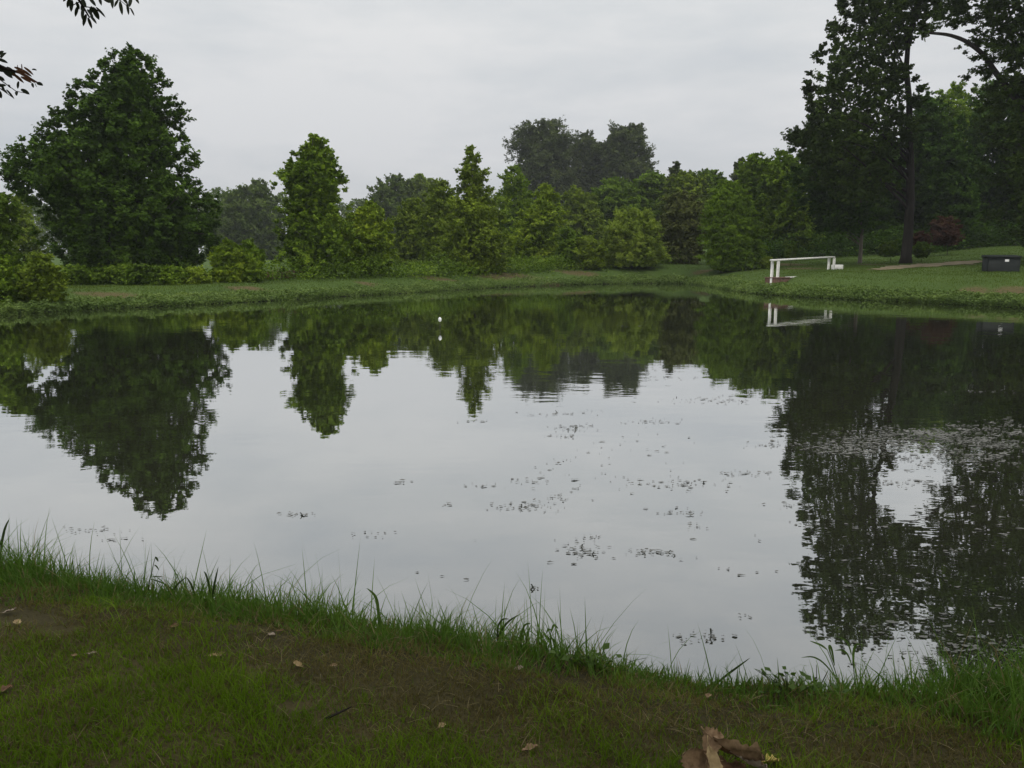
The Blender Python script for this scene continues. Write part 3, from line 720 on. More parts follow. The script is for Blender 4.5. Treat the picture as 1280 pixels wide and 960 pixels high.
grass_obj('dry_grass', 'short brown dried grass on the shaded near bank', P[nb], hh[nb] * .75, .0036, 'lawn_brown', 32, lean=1.4, segs=2, curve=1.0)
M['straw'] = grass_mat('grass_straw', (.13, .105, .05), (.20, .165, .085), (.29, .24, .13), 3.0)
q_ = rng.random(len(x)) < .012 * (1 + 1.5 * (gp < .4))
grass_obj('straw_litter', 'pale dead straw lying in the near turf', P[q_] + [0, 0, .012], rng.uniform(.018, .042, q_.sum()), .0032, 'straw', 41, lean=2.4, segs=3, curve=1.6)
q_ = (rng.random(len(x)) < .05) & (wob(x, y, 3.3, 15) + .4 * wob(x, y, 1.1, 3) > .55)
grass_obj('coarse_grass', 'coarser green grass clumps in the near turf', P[q_], rng.uniform(.05, .11, q_.sum()), .0055, 'lawn_green', 42, lean=.9, segs=3, curve=1.0)
# taller unmown fringe at the water
x, y, sd = near_points(420000, -7.5, 7.0, 2.2, 9.0)
keep = (sd > -.04) & (sd < 1.25) & (np.abs(x) < .78 * y + 1.0)
x, y, sd = x[keep], y[keep], sd[keep]
tuft = .5 + .5 * wob(x, y, 3.2, 7) + .25 * wob(x, y, 8, 2)
width = .60 + .16 * wob(x, y, 1.5, 8) + .42 * sst(1.1, 2.2, x) + .18 * sst(1.6, 2.6, -x)
keep = (sd < width + .1) & (rng.random(len(x)) < np.clip(.34 + .55 * tuft, .1, 1) * .8)
x, y, sd, tuft = x[keep], y[keep], sd[keep], tuft[keep]
hb = (.085 + .24 * np.clip(tuft, 0, 1.2) * rng.random(len(x)) ** 1.3) * (1 - .75 * sst(.3, .75, sd - .4 * sst(1.1, 2.2, x)))
mid_low = 1 - .45 * (sst(.2, .6, x) * (1 - sst(1.5, 2.1, x)))
left_tall = 1 + .4 * sst(2.2, 3.2, -x) + .35 * sst(1.3, 2.3, x)
hb = np.clip(hb * mid_low * left_tall, .03, .5)
print('bank blades', len(x))
grass_obj('bank_grass', 'tall uncut green grass fringing the near water edge', np.stack([x, y, height(x, y, sd)], 1), hb, .0072, 'bank_green', 33, lean=.5, segs=3, curve=.8)
q_ = rng.random(len(x)) < .12
grass_obj('dead_grass', 'dead tan blades mixed into the bank grass', np.stack([x, y, height(x, y, sd)], 1)[q_], hb[q_] * rng.uniform(.7, 1.3, q_.sum()), .006, 'straw', 43, lean=.9, segs=3, curve=1.3)
# sparse long blades
x, y, sd = near_points(14000, -7.0, 6.0, 2.6, 8.5)
keep = (sd > .02) & (sd < .4) & (np.abs(x) < .74 * y + .6); x, y, sd = x[keep], y[keep], sd[keep]
keep = rng.random(len(x)) < .8 * np.where((x > .45) & (x < 1.5), .35, 1); x, y, sd = x[keep], y[keep], sd[keep]
print('long blades', len(x))
grass_obj('reed_grass', 'scattered long arching grass blades at the near water edge', np.stack([x, y, height(x, y, sd)], 1), rng.uniform(.2, .46, len(x)) * np.where((x > .4) & (x < 1.6), .7, 1), .0075, 'bank_green', 34, lean=.5, segs=4, curve=1.0)

# ------------------------------------------------------------------ dirt path on the right lawn
pp = [(1092, 337.5, 3), (1115, 335.5, 4.2), (1145, 333, 4.2), (1175, 331, 4.2), (1205, 328.5, 3.6), (1225, 326.5, 2.4)]
mid_ = np.array([at_ground(a, b) for a, b, _ in pp])
tt = np.linspace(0, 1, 60); tk = np.linspace(0, 1, len(pp))
cx = np.interp(tt, tk, mid_[:, 0]); cy = np.interp(tt, tk, mid_[:, 1]); hw = np.interp(tt, tk, [.8, 1.6, 2.0, 2.2, 2.1, 1.3])
rows = []
for s_ in np.linspace(-1, 1, 9):
    ox = cx + .2 * s_ * hw * 0; oy = cy + s_ * hw * (1 + .25 * np.sin(tt * 23 + s_) + .15 * np.sin(tt * 61 + 2 * s_))
    rows.append(np.stack([ox, oy, height(ox, oy) + .035], 1))
Vp = np.stack(rows, 0).reshape(-1, 3); nn_ = 60
i = np.arange(8)[:, None] * nn_; j = np.arange(nn_ - 1)[None, :]
Qp = np.stack([i + j, i + j + 1, i + nn_ + j + 1, i + nn_ + j], -1).reshape(-1, 4)
M['path'] = plain_mat('bare_tan_dirt', (.15, .125, .075), (.27, .225, .145), 1.2, .95, .1)
tag(obj('dirt_path', mk_mesh('dirt_path', Vp, [Qp], M['path'], True)), 'pale tan dirt track across the right lawn', 'path', kind='structure')

def on_path(x, y):
    i_ = np.clip(np.interp(x, cx, np.arange(60)), 0, 59)
    return (x > cx[0]) & (x < cx[-1]) & (np.abs(y - np.interp(i_, np.arange(60), cy)) < np.interp(i_, np.arange(60), hw) * .95)

# far banks and lawn
x = rng.uniform(-26, 42, 520000); y = rng.uniform(24, 74, 520000); sd = pond_sd(x, y)
z = height(x, y, sd); sm = soil_mask(x, y, z)
keep = (sd > .25) & (sd < 40) & (np.abs(x) < .72 * y) & (rng.random(len(x)) > sm * .72) & ~on_path(x, y) & ~((x < 12) & (sd > 9))
keep &= rng.random(len(x)) < np.clip(46.0 / y - .3, .25, 1)
xx, yy, zz = x[keep], y[keep], z[keep]
print('far lawn', len(xx))
grass_obj('lawn_grass', 'mown green grass on the dam and the far right lawn', np.stack([xx, yy, zz], 1), rng.uniform(.04, .09, len(xx)), .022, 'far_lawn', 35, lean=.6, segs=2, curve=.6)
# bushy weeds along the far waterline
n = 130000
k = rng.integers(0, len(far_px) - 1 + 3, n); t = rng.random(n)
A = POND[k]; B = POND[k + 1]; q = A + (B - A) * t[:, None]
nn = (nrm[k] + nrm[k + 1]); nn /= np.linalg.norm(nn, axis=1)[:, None]
off = rng.random(n) ** 1.25 * np.clip(1.8 + .9 * wob(q[:, 0], q[:, 1], .35, 3) + .5 * wob(q[:, 0], q[:, 1], 1.3, 5), .5, 3.5) - .15
q = q + nn * off[:, None]
zz = np.maximum(height(q[:, 0], q[:, 1]), 0) + np.clip(.24 + .15 * wob(q[:, 0], q[:, 1], 1.1, 1) + .12 * wob(q[:, 0], q[:, 1], 3.7, 2), .05, .6) * rng.random(n) * (1 - .6 * np.clip(off - 1, 0, 1))
v, qd = leaves(np.stack([q[:, 0], q[:, 1], zz], 1), .10, rng, .7, None, .6)
tag(obj('bank_weeds', mk_mesh('bank_weeds', v, [qd], M['far_weed'])), 'bluish green leafy weeds along the far waterline', 'weeds', kind='stuff')

# ------------------------------------------------------------------ white rail and small dock
L_ = at(968, 350, 44.0); Rr = at(1038.5, 340, 49.5)
zl, zr_ = 1.76, 1.90
lx, ly, rx_, ry_ = L_[0], L_[1], Rr[0], Rr[1]
root = thing('dock_rail', 'white painted wooden rail on paired posts at the pond edge', 'railing', (lx, ly, gz(lx, ly)))
ox, oy, oz = lx, ly, gz(lx, ly)
dirv = np.array([rx_ - lx, ry_ - ly]); ln_ = np.linalg.norm(dirv); dirv /= ln_; perp = np.array([-dirv[1], dirv[0]]); rz = math.atan2(dirv[1], dirv[0])
def rail_board(z0, z1, half):
    mb = MB(); a = np.array([lx, ly]) - dirv * .45; b = np.array([rx_, ry_]) + dirv * .25
    pr = []
    for (c, z) in ((a, z0), (b, z1)):
        for s_ in (-1, 1):
            for dz in (-.045, .045):
                pr.append((c[0] + perp[0] * half * s_ - ox, c[1] + perp[1] * half * s_ - oy, z + dz - oz))
    mb.add(pr, [[0, 1, 3, 2], [4, 6, 7, 5], [0, 4, 5, 1], [2, 3, 7, 6], [1, 5, 7, 3], [0, 2, 6, 4]]); return mb
rail_board(zl, zr_, .11).build('top_rail', M['white'], root)
for (c, zt, px2, pyb) in ((np.array([lx, ly]), zl, 0, 0), (np.array([rx_, ry_]), zr_, 0, 0)):
    for s_ in (-1, 1):
        w_ = c + dirv * (.17 * s_) + perp * (-.09 * s_)
        g_ = gz(w_[0], w_[1]) - .1
        mb = MB(); top = zt - .046
        mb.box((w_[0] - ox, w_[1] - oy, (g_ + top) / 2 - oz), (.13, .13, top - g_), rz, .012); mb.build('post', M['white'], root)
mb = MB(); st_ = at(1046, 341, 49.3)
mb.box((st_[0] - ox, st_[1] - oy, gz(st_[0], st_[1]) + .13 - oz), (.62, .34, .30), rz * .3, .02); mb.build('step', M['white'], root)
dk = at(971, 352, 44.2); dg = gz(dk[0], dk[1])
root = thing('wooden_dock', 'low weathered brown plank dock under the left end of the white rail', 'dock', (dk[0], dk[1], dg), rotz=rz)
mb = MB(); mb.box((.0, 0, .24), (1.0, .9, .30)); mb.build('base', M['deck'], root)
for k_ in range(7):
    mb = MB(); mb.box((-.46 + k_ * .153, 0, .415), (.14, 1.0, .04)); mb.build('plank', M['deck'], root)
mb = MB(); a_ = .55
mb.box((1.35, -.35, .42), (2.0, .10, .07)); mb.build('edge_beam', M['white'], root)
mb = MB(); mb.box((1.2, -.3, .26), (1.5, .14, .24)); mb.build('stringer', M['deck'], root)

# ------------------------------------------------------------------ dark box by the lawn
bp = at(1250, 341, 42.0); bz_ = gz(bp[0], bp[1])
root = thing('utility_box', 'dark green box with a sloped lid and white label on the right lawn', 'utility box', (bp[0], bp[1], bz_ - .02), rotz=R(-14))
mb = MB(); mb.box((0, 0, .36), (1.50, .95, .72), 0, .025); mb.build('body', M['bin_green'], root)
mb = MB()
prof_ = [(-.53, .722), (.53, .722), (.53, .80), (.40, .86), (-.53, .79)]
Vb = [(sx * .79, yy_, zz_) for sx in (-1, 1) for (yy_, zz_) in prof_]
mb.add(Vb, [[k_, (k_ + 1) % 5, 5 + (k_ + 1) % 5, 5 + k_] for k_ in range(5)], [[0, 2, 1], [0, 3, 2], [0, 4, 3], [5, 6, 7], [5, 7, 8], [5, 8, 9]])
mb.build('lid', M['bin_green'], root)
mb = MB(); mb.box((.12, -.483, .58), (.19, .012, .12)); mb.build('label_plate', M['sticker'], root)

# ------------------------------------------------------------------ white float on a stake
fp = at_z(550, 411)
root = thing('float_marker', 'small white float on a thin stake in the middle of the far water', 'float', (fp[0], fp[1], 0))
mb = MB(); zz_ = np.array([.20, .21, .235, .27, .305, .33, .338]); rr_ = np.array([.008, .028, .044, .049, .043, .024, .008])
mb.tube(np.stack([zz_ * 0, zz_ * 0, zz_], 1), rr_, 14); mb.build('bobber', M['plastic'], root, True)
mb = MB(); mb.tube([(0, 0, -.5), (0, 0, .0), (.003, 0, .2)], [.008, .008, .007], 6); mb.build('stake', M['wire'], root)

# ------------------------------------------------------------------ brush pile
g_ = at_ground(347, 349); g_[2] = gz(g_[0], g_[1] + 1)
root = thing('brush_pile', 'pile of dead brown branches at the edge of the dam', 'brush pile', (g_[0], g_[1] + 1, g_[2]))
rng2 = np.random.default_rng(5); mb = MB()
for k_ in range(70):
    a_ = rng2.uniform(0, 6.28); l_ = rng2.uniform(.4, 1.1); c_ = rng2.normal(0, 1, 3) * [.55, .3, 0]; c_[2] = rng2.uniform(.02, .35)
    d_ = np.array([math.cos(a_), math.sin(a_) * .6, rng2.uniform(-.1, .6)]) * l_ * .5
    mb.tube(bez(c_ - d_ * [1, 1, .2], c_ + rng2.normal(0, .08, 3), c_ + d_, 5), np.linspace(.022, .006, 5), 4)
mb.build('branches', M['dead'], root)
lp = rng2.normal(0, 1, (420, 3)) * [.6, .3, .12] + [-.3, 0, .2]; lp[:, 2] = np.abs(lp[:, 2])
v, qd = leaves(lp, .11, rng2); obj('dead_leaves', mk_mesh('dead_leaves', v, [qd], M['rustleaf']), root)

# ------------------------------------------------------------------ floating weed
rng3 = np.random.default_rng(8)
cl = [(905, 500, 55, 4, 120), (700, 517, 36, 3, 50), (712, 535, 26, 4, 70), (710, 545, 20, 2, 30), (820, 527, 40, 3, 45), (835, 472, 30, 3, 40), (830, 464, 16, 1.5, 20),
      (660, 632, 36, 6, 90), (700, 622, 14, 3, 26), (730, 690, 32, 11, 80), (742, 672, 10, 3, 18), (815, 690, 26, 4, 60), (845, 605, 60, 6, 110), (850, 640, 28, 4, 34), (870, 658, 14, 3, 20),
      (930, 592, 40, 4, 50), (960, 556, 40, 3, 50), (590, 527, 20, 2, 22), (600, 607, 22, 4, 22), (655, 600, 30, 5, 26), (375, 643, 30, 2, 26), (505, 602, 16, 2, 14), (460, 668, 40, 3, 20),
      (120, 663, 40, 4, 34), (150, 674, 26, 3, 12), (880, 797, 28, 6, 50), (935, 770, 14, 3, 10), (668, 735, 5, 2, 9), (560, 700, 60, 20, 10), (990, 632, 40, 4, 50), (1010, 655, 36, 5, 20),
      (720, 595, 60, 25, 60), (800, 560, 90, 25, 50), (900, 700, 90, 40, 20), (560, 630, 6, 3, 10),
      (1130, 552, 110, 14, 900), (1190, 562, 80, 20, 800), (1060, 560, 40, 8, 160), (1250, 545, 50, 16, 360), (1160, 540, 90, 6, 260), (1160, 605, 60, 4, 80), (1110, 603, 26, 3, 60),
      (1210, 490, 50, 2, 40), (1150, 720, 100, 30, 130), (1110, 730, 60, 10, 60), (1230, 700, 60, 40, 90), (1130, 775, 70, 12, 120), (1190, 805, 70, 14, 190), (1250, 815, 50, 16, 220), (1090, 790, 40, 10, 60),
      (1230, 838, 60, 8, 150), (1180, 690, 50, 5, 50), (1240, 660, 50, 30, 60), (1090, 660, 40, 16, 36), (1120, 820, 50, 14, 60), (850, 377, 16, 1.0, 16), (890, 353.6, 16, .7, 20), (775, 366, 20, .8, 12), (790, 408, 14, 1, 12), (1170, 402, 5, .7, 6)]
Vf = []; Qf = []; Tf = []; nf = 0; Vs = []; ns = 0; Qs = []
for (cx_, cy_, ax, ay, n_) in cl:
    # several streaks within a patch
    kx = max(1, int(ay / 2))
    for _ in range(int(n_ * (.62 if cx_ < 1040 else (1.9 if n_ > 150 and cy_ < 580 else .45)))):
        px = cx_ + np.clip(rng3.normal(0, .62), -1.5, 1.5) * ax; py = cy_ + np.clip(rng3.normal(0, .62), -1.5, 1.5) * ay
        w_ = at_z(px, py, .004)
        if pond_sd(np.array([w_[0]]), np.array([w_[1]]))[0] > -.05: continue
        if n_ > 60 and cx_ > 1040 and wob(w_[0] * .9, w_[1] * 1.6, 1.6, 4) + .5 * rng3.normal() < -.05: continue
        dist = w_[1]; s_ = (.003 + .010 * rng3.random() ** 2) * (.8 + dist / 11) * (1.15 if cx_ > 1040 else 1.0)
        m_ = rng3.integers(5, 8); a = np.sort(rng3.uniform(0, 6.28, m_)); rad = s_ * rng3.uniform(.5, 1.3, m_)
        el = rng3.uniform(1.0, 2.4)
        ringp = np.stack([w_[0] + np.cos(a) * rad * el, w_[1] + np.sin(a) * rad, np.full(m_, .004) + rng3.uniform(0, .012) * rng3.random(m_)], 1)
        Vf.append(np.vstack([[[w_[0], w_[1], .010]], ringp]))
        Tf += [[nf, nf + 1 + q_, nf + 1 + (q_ + 1) % m_] for q_ in range(m_)]; nf += m_ + 1
        if rng3.random() < .022 and cx_ < 1000 and ay < 20:
            hgt_ = rng3.uniform(.012, .04); o_ = rng3.normal(0, .012, 2)
            Vs.append(np.array([[w_[0] - .004, w_[1], 0], [w_[0] + .004, w_[1], 0], [w_[0] + o_[0] + .005, w_[1] + o_[1], hgt_], [w_[0] + o_[0] - .005, w_[1] + o_[1], hgt_]]))
            Qs.append([ns, ns + 1, ns + 2, ns + 3]); ns += 4
tag(obj('floating_weeds', mk_mesh('floating_weeds', np.vstack(Vf), [Tf], M['float_weed'])), 'greyish brown flecks of weed floating in streaks on the pond', 'weeds', kind='stuff')
tag(obj('water_sprigs', mk_mesh('water_sprigs', np.vstack(Vs), [Qs], M['sprig'])), 'tiny dark weed tips poking out of the open water', 'weeds', kind='stuff')

# ------------------------------------------------------------------ single weeds on the near bank
def ribbon(mb, pts, w, fold=.25, up=(0, 0, 1)):
    """a broad blade following pts, folded along its midrib"""
    pts = np.asarray(pts, float); n_ = len(pts); t_ = np.linspace(0, 1, n_)
    tan = np.gradient(pts, axis=0); tan /= np.linalg.norm(tan, axis=1)[:, None]
    side = np.cross(tan, np.array([0.15, -1.0, .2])); side /= np.linalg.norm(side, axis=1)[:, None] + 1e-9
    ww = (w * np.clip(np.sin(np.pi * np.clip(t_ * .93 + .07, 0, 1)) ** .6, .04, 1) * .5)[:, None]
    nn_ = np.cross(side, tan)
    V_ = np.concatenate([pts - side * ww + nn_ * ww * fold, pts, pts + side * ww + nn_ * ww * fold])
    i_ = np.arange(n_ - 1)
    Q_ = np.concatenate([np.stack([i_, i_ + 1, i_ + n_ + 1, i_ + n_], 1), np.stack([i_ + n_, i_ + n_ + 1, i_ + 2 * n_ + 1, i_ + 2 * n_], 1)])
    mb.add(V_, Q_)
M['weed'] = leaf_mat('weed_green', (.045, .085, .02), (.075, .125, .03), (.11, .165, .045), 6, .3)
M['weed_dark'] = leaf_mat('weed_dark_green', (.03, .05, .02), (.045, .07, .025), (.065, .09, .035), 6, .2)

def weed(name, label, px, py, Y, curves, mat='weed', leafsets=None):
    """curves: (kind, [(px,py,dY)...], width) pixels at distance Y"""
    b = at(px, py, Y); b[2] = gz(b[0], b[1])
    root = thing(name, label, 'weed', tuple(b))
    for kind in ('stem', 'blade', 'leaf'):
        mb = MB(); any_ = False
        for (kd, pts, w) in curves:
            if kd != kind: continue
            W = np.array([at(a_, c_, Y + dy) for a_, c_, dy in pts]) - b
            if kd in ('stem',) or pts[0][1] >= py - 3:
                pass
            t_ = np.linspace(0, 1, len(W)); tt_ = np.linspace(0, 1, 12)
            Wp = np.stack([np.interp(tt_, t_, W[:, k_]) for k_ in range(3)], 1)
            for _ in range(2): Wp[1:-1] = (Wp[:-2] + 2 * Wp[1:-1] + Wp[2:]) / 4
            if kd == 'stem': mb.tube(Wp, np.linspace(w, w * .5, 12), 5)
            else: ribbon(mb, Wp, w)
            mb.build(kind, M[mat], root, True); mb = MB()
    return root
Yw = 4.0
weed('tall_weed', 'tall weed with drooping broad blades standing against the water at the lower right', 1052, 868, 3.75,
     [('stem', [(1058, 872, 0), (1047, 850, 0), (1043, 835, 0), (1034, 812, .02)], .0035), ('blade', [(1034, 812, .02), (1026, 806, .05), (1012, 801, .08)], .010),
      ('blade', [(1043, 832, 0), (1040, 812, -.02), (1037, 806, -.04), (1035, 808, -.05), (1043, 832, -.08)], .012), ('stem', [(1070, 868, 0), (1068, 846, 0), (1066, 826, 0)], .003),
      ('blade', [(1067, 836, 0), (1066, 815, 0), (1070, 804, 0), (1076, 806, -.02)], .015), ('blade', [(1064, 830, 0), (1060, 818, 0), (1053, 812, 0), (1043, 813, 0)], .009), ('blade', [(1064, 818, 0), (1060, 803, 0), (1052, 797, 0), (1042, 795, 0)], .009),
      ('blade', [(1047, 850, 0), (1030, 828, 0), (1016, 820, 0), (1001, 822, 0)], .008)])
weed('seed_weed', 'thin dark weed stalk with a drooping seed head near the left bank', 186, 748, 4.35,
     [('stem', [(185, 750, 0), (186, 728, 0), (189, 719, 0), (192, 704, 0), (194, 697, 0)], .0035), ('blade', [(194, 696, 0), (196, 698, 0), (198, 702, 0)], .012), ('blade', [(193, 706, 0), (196, 708, 0), (199, 713, 0)], .008),
      ('blade', [(189, 724, 0), (203, 728, 0), (215, 736, 0), (222, 746, 0)], .008), ('blade', [(190, 721, 0), (196, 720.5, 0), (204, 721, 0)], .006)], 'weed_dark')
weed('blade_weed', 'single dark arched blade in the left middle of the bank', 478, 790, 3.85, [('blade', [(477, 795, 0), (473, 768, 0), (472, 752, 0), (468, 742, 0), (458, 735, 0)], .016)])
weed('blade_weed', 'pair of kinked dark blades left of the bank middle', 230, 752, 4.25, [('blade', [(212, 745, 0), (222, 730, 0), (233, 721, 0)], .010), ('blade', [(245, 748, 0), (239, 730, 0), (233, 721, 0)], .011)], 'weed_dark')
weed('blade_weed', 'upright forked dark blades left of the grass tuft', 265, 760, 4.2, [('blade', [(264, 765, 0), (263, 738, 0), (258, 718, 0), (255, 714, 0)], .011), ('blade', [(264, 765, 0), (267, 735, 0), (273, 708, 0)], .012)], 'weed_dark')
weed('blade_weed', 'bent dark blade leaning right near the bank centre', 622, 808, 3.8, [('blade', [(620, 815, 0), (622, 795, 0), (634, 777, 0), (648, 768.5, 0)], .012), ('blade', [(621, 806, 0), (622, 782, 0), (628, 773, 0), (637, 774, 0)], .010)], 'weed_dark')
weed('blade_weed', 'hooked green blades right of the bank centre', 652, 815, 3.75, [('blade', [(650, 820, 0), (651, 796, 0), (655, 780, 0), (664, 779, 0)], .012), ('blade', [(655, 818, 0), (660, 790, 0), (664, 781, 0)], .007)])
weed('leafy_weed', 'leafy weed with curled blades at the right end of the tall grass', 690, 822, 3.7,
     [('stem', [(690, 828, 0), (688, 802, 0), (689, 786, 0)], .003), ('blade', [(689, 790, 0), (692, 780, 0), (698, 786, 0)], .012), ('blade', [(688, 800, 0), (682, 795, 0), (680, 790, 0)], .012), ('blade', [(688, 796, 0), (694, 802, 0), (695, 812, 0)], .011), ('blade', [(689, 788, 0), (685, 786, 0), (683, 792, 0)], .01)])
weed('blade_weed', 'long grey blade leaning right low over the water', 892, 858, 3.65, [('blade', [(890, 860, 0), (905, 846, 0), (920, 835, 0), (938, 822, 0)], .012)], 'weed_dark')
weed('blade_weed', 'tall dark blade at the left edge of the photo', 2, 700, 4.8, [('blade', [(0, 705, 0), (2, 680, 0), (6, 660, 0), (12, 648, 0)], .016), ('blade', [(-4, 700, 0), (-2, 684, 0), (3, 672, 0)], .012)], 'weed_dark')
weed('leafy_weed', 'small leafy weed beside a thin dark stick at lower right', 1020, 872, 3.55,
     [('stem', [(1021, 878, 0), (1021, 850, 0), (1020.5, 831, 0)], .0028), ('blade', [(1021, 856, 0), (1016, 852, 0), (1012, 855, 0)], .012), ('blade', [(1021, 852, 0), (1017, 849, 0), (1021, 846, 0)], .012), ('blade', [(1020, 862, 0), (1012, 858, 0), (1008, 862, 0)], .012), ('blade', [(1021, 866, 0), (1030, 848, 0), (1036, 836, 0)], .006)], 'weed_dark')
def clover(name, label, px, py, seed, n_=26, r_=.07):
    rg = np.random.default_rng(seed); b = at_ground(px, py)
    P_ = rg.normal(0, 1, (n_, 3)) * [r_, r_ * .6, .02] ; P_[:, 2] = np.abs(P_[:, 2]) + .05
    root = thing(name, label, 'weed', tuple(b)); v, qd = leaves(P_, .04, rg, 1.0, None, .8)
    obj('foliage', mk_mesh('foliage', v, [qd], M['weed']), root)
    mb = MB()
    for p_ in P_: mb.tube(bez(np.array([p_[0] * .3, p_[1] * .3, -.01]), np.array([p_[0] * .5, p_[1] * .5, p_[2] * .7]), p_, 4), .0012, 4)
    mb.build('stems', M['weed_dark'], root)
clover('broadleaf_weed', 'small broad leaved weed at the water edge below the last tall tuft', 745, 838, 3)
clover('broadleaf_weed', 'low dark broad leaved weed left of the tall drooping weed', 985, 868, 4, 34, .09)

# ------------------------------------------------------------------ fallen leaves
def dry_leaf(name, label, px, py, size, mat, rot, curl, tilt=(0, 0), lobes=0.0, width=.5, lift=0.0, seed=0, group='fallen leaves', bend=.3, ground=None, fan=0.0):
    rg = np.random.default_rng(seed + 500); nu, nv = 20, 11
    u = np.linspace(0, 1, nu); v = np.linspace(-1, 1, nv)
    w = np.sin(np.pi * np.clip(u * .96 + .02, 0, 1)) ** .75 * (.85 + .3 * u) * width * size * .5
    w = w * (1 + lobes * np.sin(u * 2 * math.pi * 3.5 + seed))
    w = w * (1 - fan) + fan * width * size * .62 * (.12 + u ** .8) * np.clip((1.04 - u) * 9, 0, 1) ** .5
    U, VV = np.meshgrid(u, v, indexing='ij'); W = w[:, None] * VV
    W = W * (1 + .10 * np.sin(U * 31 + seed) * np.abs(VV) ** 3)
    X = (U - .5) * size + lobes * .12 * size * np.abs(VV) ** 2
    ang_ = np.clip(W / (size * .5) * curl * 1.6, -2.6, 2.6)
    Rc = size * .5 / (curl * 1.6 + 1e-3)
    Yl = Rc * np.sin(ang_); Z = Rc * (1 - np.cos(ang_))
    Z = Z + bend * size * (U - .45) ** 2 + .03 * size * np.sin(U * 11 + VV * 4 + seed) * (np.abs(VV) + .2) + .012 * size * rg.normal(0, 1, U.shape)
    Z = Z - .03 * size * np.exp(-(VV * 5) ** 2)
    Z = Z + .022 * size * np.cos(VV * 14 + seed) * U * (.3 + fan)            # ribs running to the tip
    X = X + fan * size * (.10 * np.sin(VV * 10 + seed) - .22 * VV ** 2) * U ** 3
    P_ = np.stack([X, Yl, Z], -1).reshape(-1, 3)
    cx_, sx_ = math.cos(tilt[0]), math.sin(tilt[0]); P_ = P_ @ np.array([[1, 0, 0], [0, cx_, -sx_], [0, sx_, cx_]]).T
    cy_, sy_ = math.cos(tilt[1]), math.sin(tilt[1]); P_ = P_ @ np.array([[cy_, 0, sy_], [0, 1, 0], [-sy_, 0, cy_]]).T
    P_[:, 2] -= P_[:, 2].min()
    i = np.arange(nu - 1)[:, None] * nv; j = np.arange(nv - 1)[None, :]
    Q_ = np.stack([i + j, i + nv + j, i + nv + j + 1, i + j + 1], -1).reshape(-1, 4)
    g = at_ground(px, py) if ground is None else np.array(ground)
    root = thing(name, label, 'leaf', (g[0], g[1], g[2] + .012 + lift), group, rot)
    obj('blade', mk_mesh('blade', P_, [Q_], M[mat], True), root)
    mb = MB(); e_ = P_.reshape(nu, nv, 3)[0, nv // 2]; d_ = e_ - P_.reshape(nu, nv, 3)[3, nv // 2]; d_ /= np.linalg.norm(d_)
    mb.tube([e_ - d_ * .02 * size, e_ + d_ * size * .15, e_ + d_ * size * .28 + [0, size * .03, .0]], [size * .012, size * .010, size * .014], 5); mb.build('stalk', M[mat], root)
    return root
fl = [(267, 824, .055, 'tanleaf', .3, 1.0, 'curled pale leaf on the left of two leaves lying together'), (276, 822, .045, 'dryleaf', 1.2, .9, 'reddish brown leaf touching the pale curled one'),
      (373, 836, .062, 'tanleaf', 2.6, 1.2, 'tan crumpled leaf near the middle of the near bank'), (552, 912, .05, 'tanleaf', .9, .7, 'small pale tan leaf at the bottom centre of the grass'),
      (93, 823, .035, 'dryleaf', .2, .6, 'tiny brown leaf left of the grey white one'), (115, 821, .05, 'greyleaf', .1, .4, 'grey white flat leaf on the left grass'),
      (218, 786, .06, 'rustleaf', .0, .4, 'rusty leaf lying flat below the left seed stalk'), (340, 797, .05, 'greyleaf', 2.8, .7, 'pale leaf at the top of the brown slope'),
      (350, 792, .05, 'rustleaf', .4, .5, 'rust coloured leaf just above the pale one on the brown slope'), (648, 840, .055, 'greyleaf', .2, .8, 'pale leaf at the foot of the tall centre grass'),
      (662, 941, .075, 'dryleaf', .5, .8, 'brown curled leaf left of the big leaf heap'), (4, 868, .09, 'rustleaf', 1.3, .8, 'large rust brown leaf at the left edge of the photo'), (417, 836, .04, 'dryleaf', .1, .5, 'small dull leaf right of the tan crumpled one'),
      (12, 768, .08, 'greyleaf', .4, .5, 'pale leaf on the bare patch at the far left'), (22, 782, .07, 'tanleaf', 2.1, .4, 'tan leaf on the bare patch at the far left'), (885, 800 + 74, .05, 'dryleaf', 1.0, .6, 'dull brown leaf below the leaning grey blade')]
for k_, (px, py, s_, mt, ro, cu, lb) in enumerate(fl):
    dry_leaf('fallen_leaf', lb, px, py, s_ * .82, mt, ro, cu, (.2 * math.sin(k_ * 2.3), .15 * math.cos(k_ * 1.7)), .12, .62, 0, k_)
# the heap at the bottom right: big curled leaves leaning on each other
hp = at_ground(897, 978)
def heap(label, dx, dy, lift, size_, mat, rot, curl, tilt, lobes, width, seed, bend=.3, fan=0.0):
    size = size_ * .86; x_, y_ = hp[0] + dx * .86, hp[1] + dy * .86
    dry_leaf('curled_leaf', label, 0, 0, size, mat, rot, curl, tilt, lobes, width, lift, seed, 'big dry leaves in the heap', bend, (x_, y_, gz(x_, y_)), fan)
heap('pale tan tongue shaped leaf standing in front of the heap', -.028, -.045, .035, .125, 'tanleaf', R(-68), .35, (0, R(50)), .04, .46, 1, .1)
heap('large reddish brown leaf fanning to the right in the heap', .07, .01, .045, .20, 'dryleaf', R(-22), .5, (R(-50), R(22)), .08, .80, 2, .25, .8)
heap('dark brown curled leaf at the left of the heap', -.085, .0, .03, .14, 'dryleaf', R(196), .9, (R(-55), R(-8)), .14, .85, 3, .3, .4)
heap('rust leaf sticking up at the top of the heap', -.02, .045, .075, .12, 'dryleaf', R(60), .6, (R(20), R(-35)), .15, .7, 4, .3, .6)
heap('pale grey leaf with ragged tips at the right end of the heap', .12, -.01, .04, .13, 'greyleaf', R(-30), .6, (R(-40), R(14)), .25, .7, 5, .3, .7)
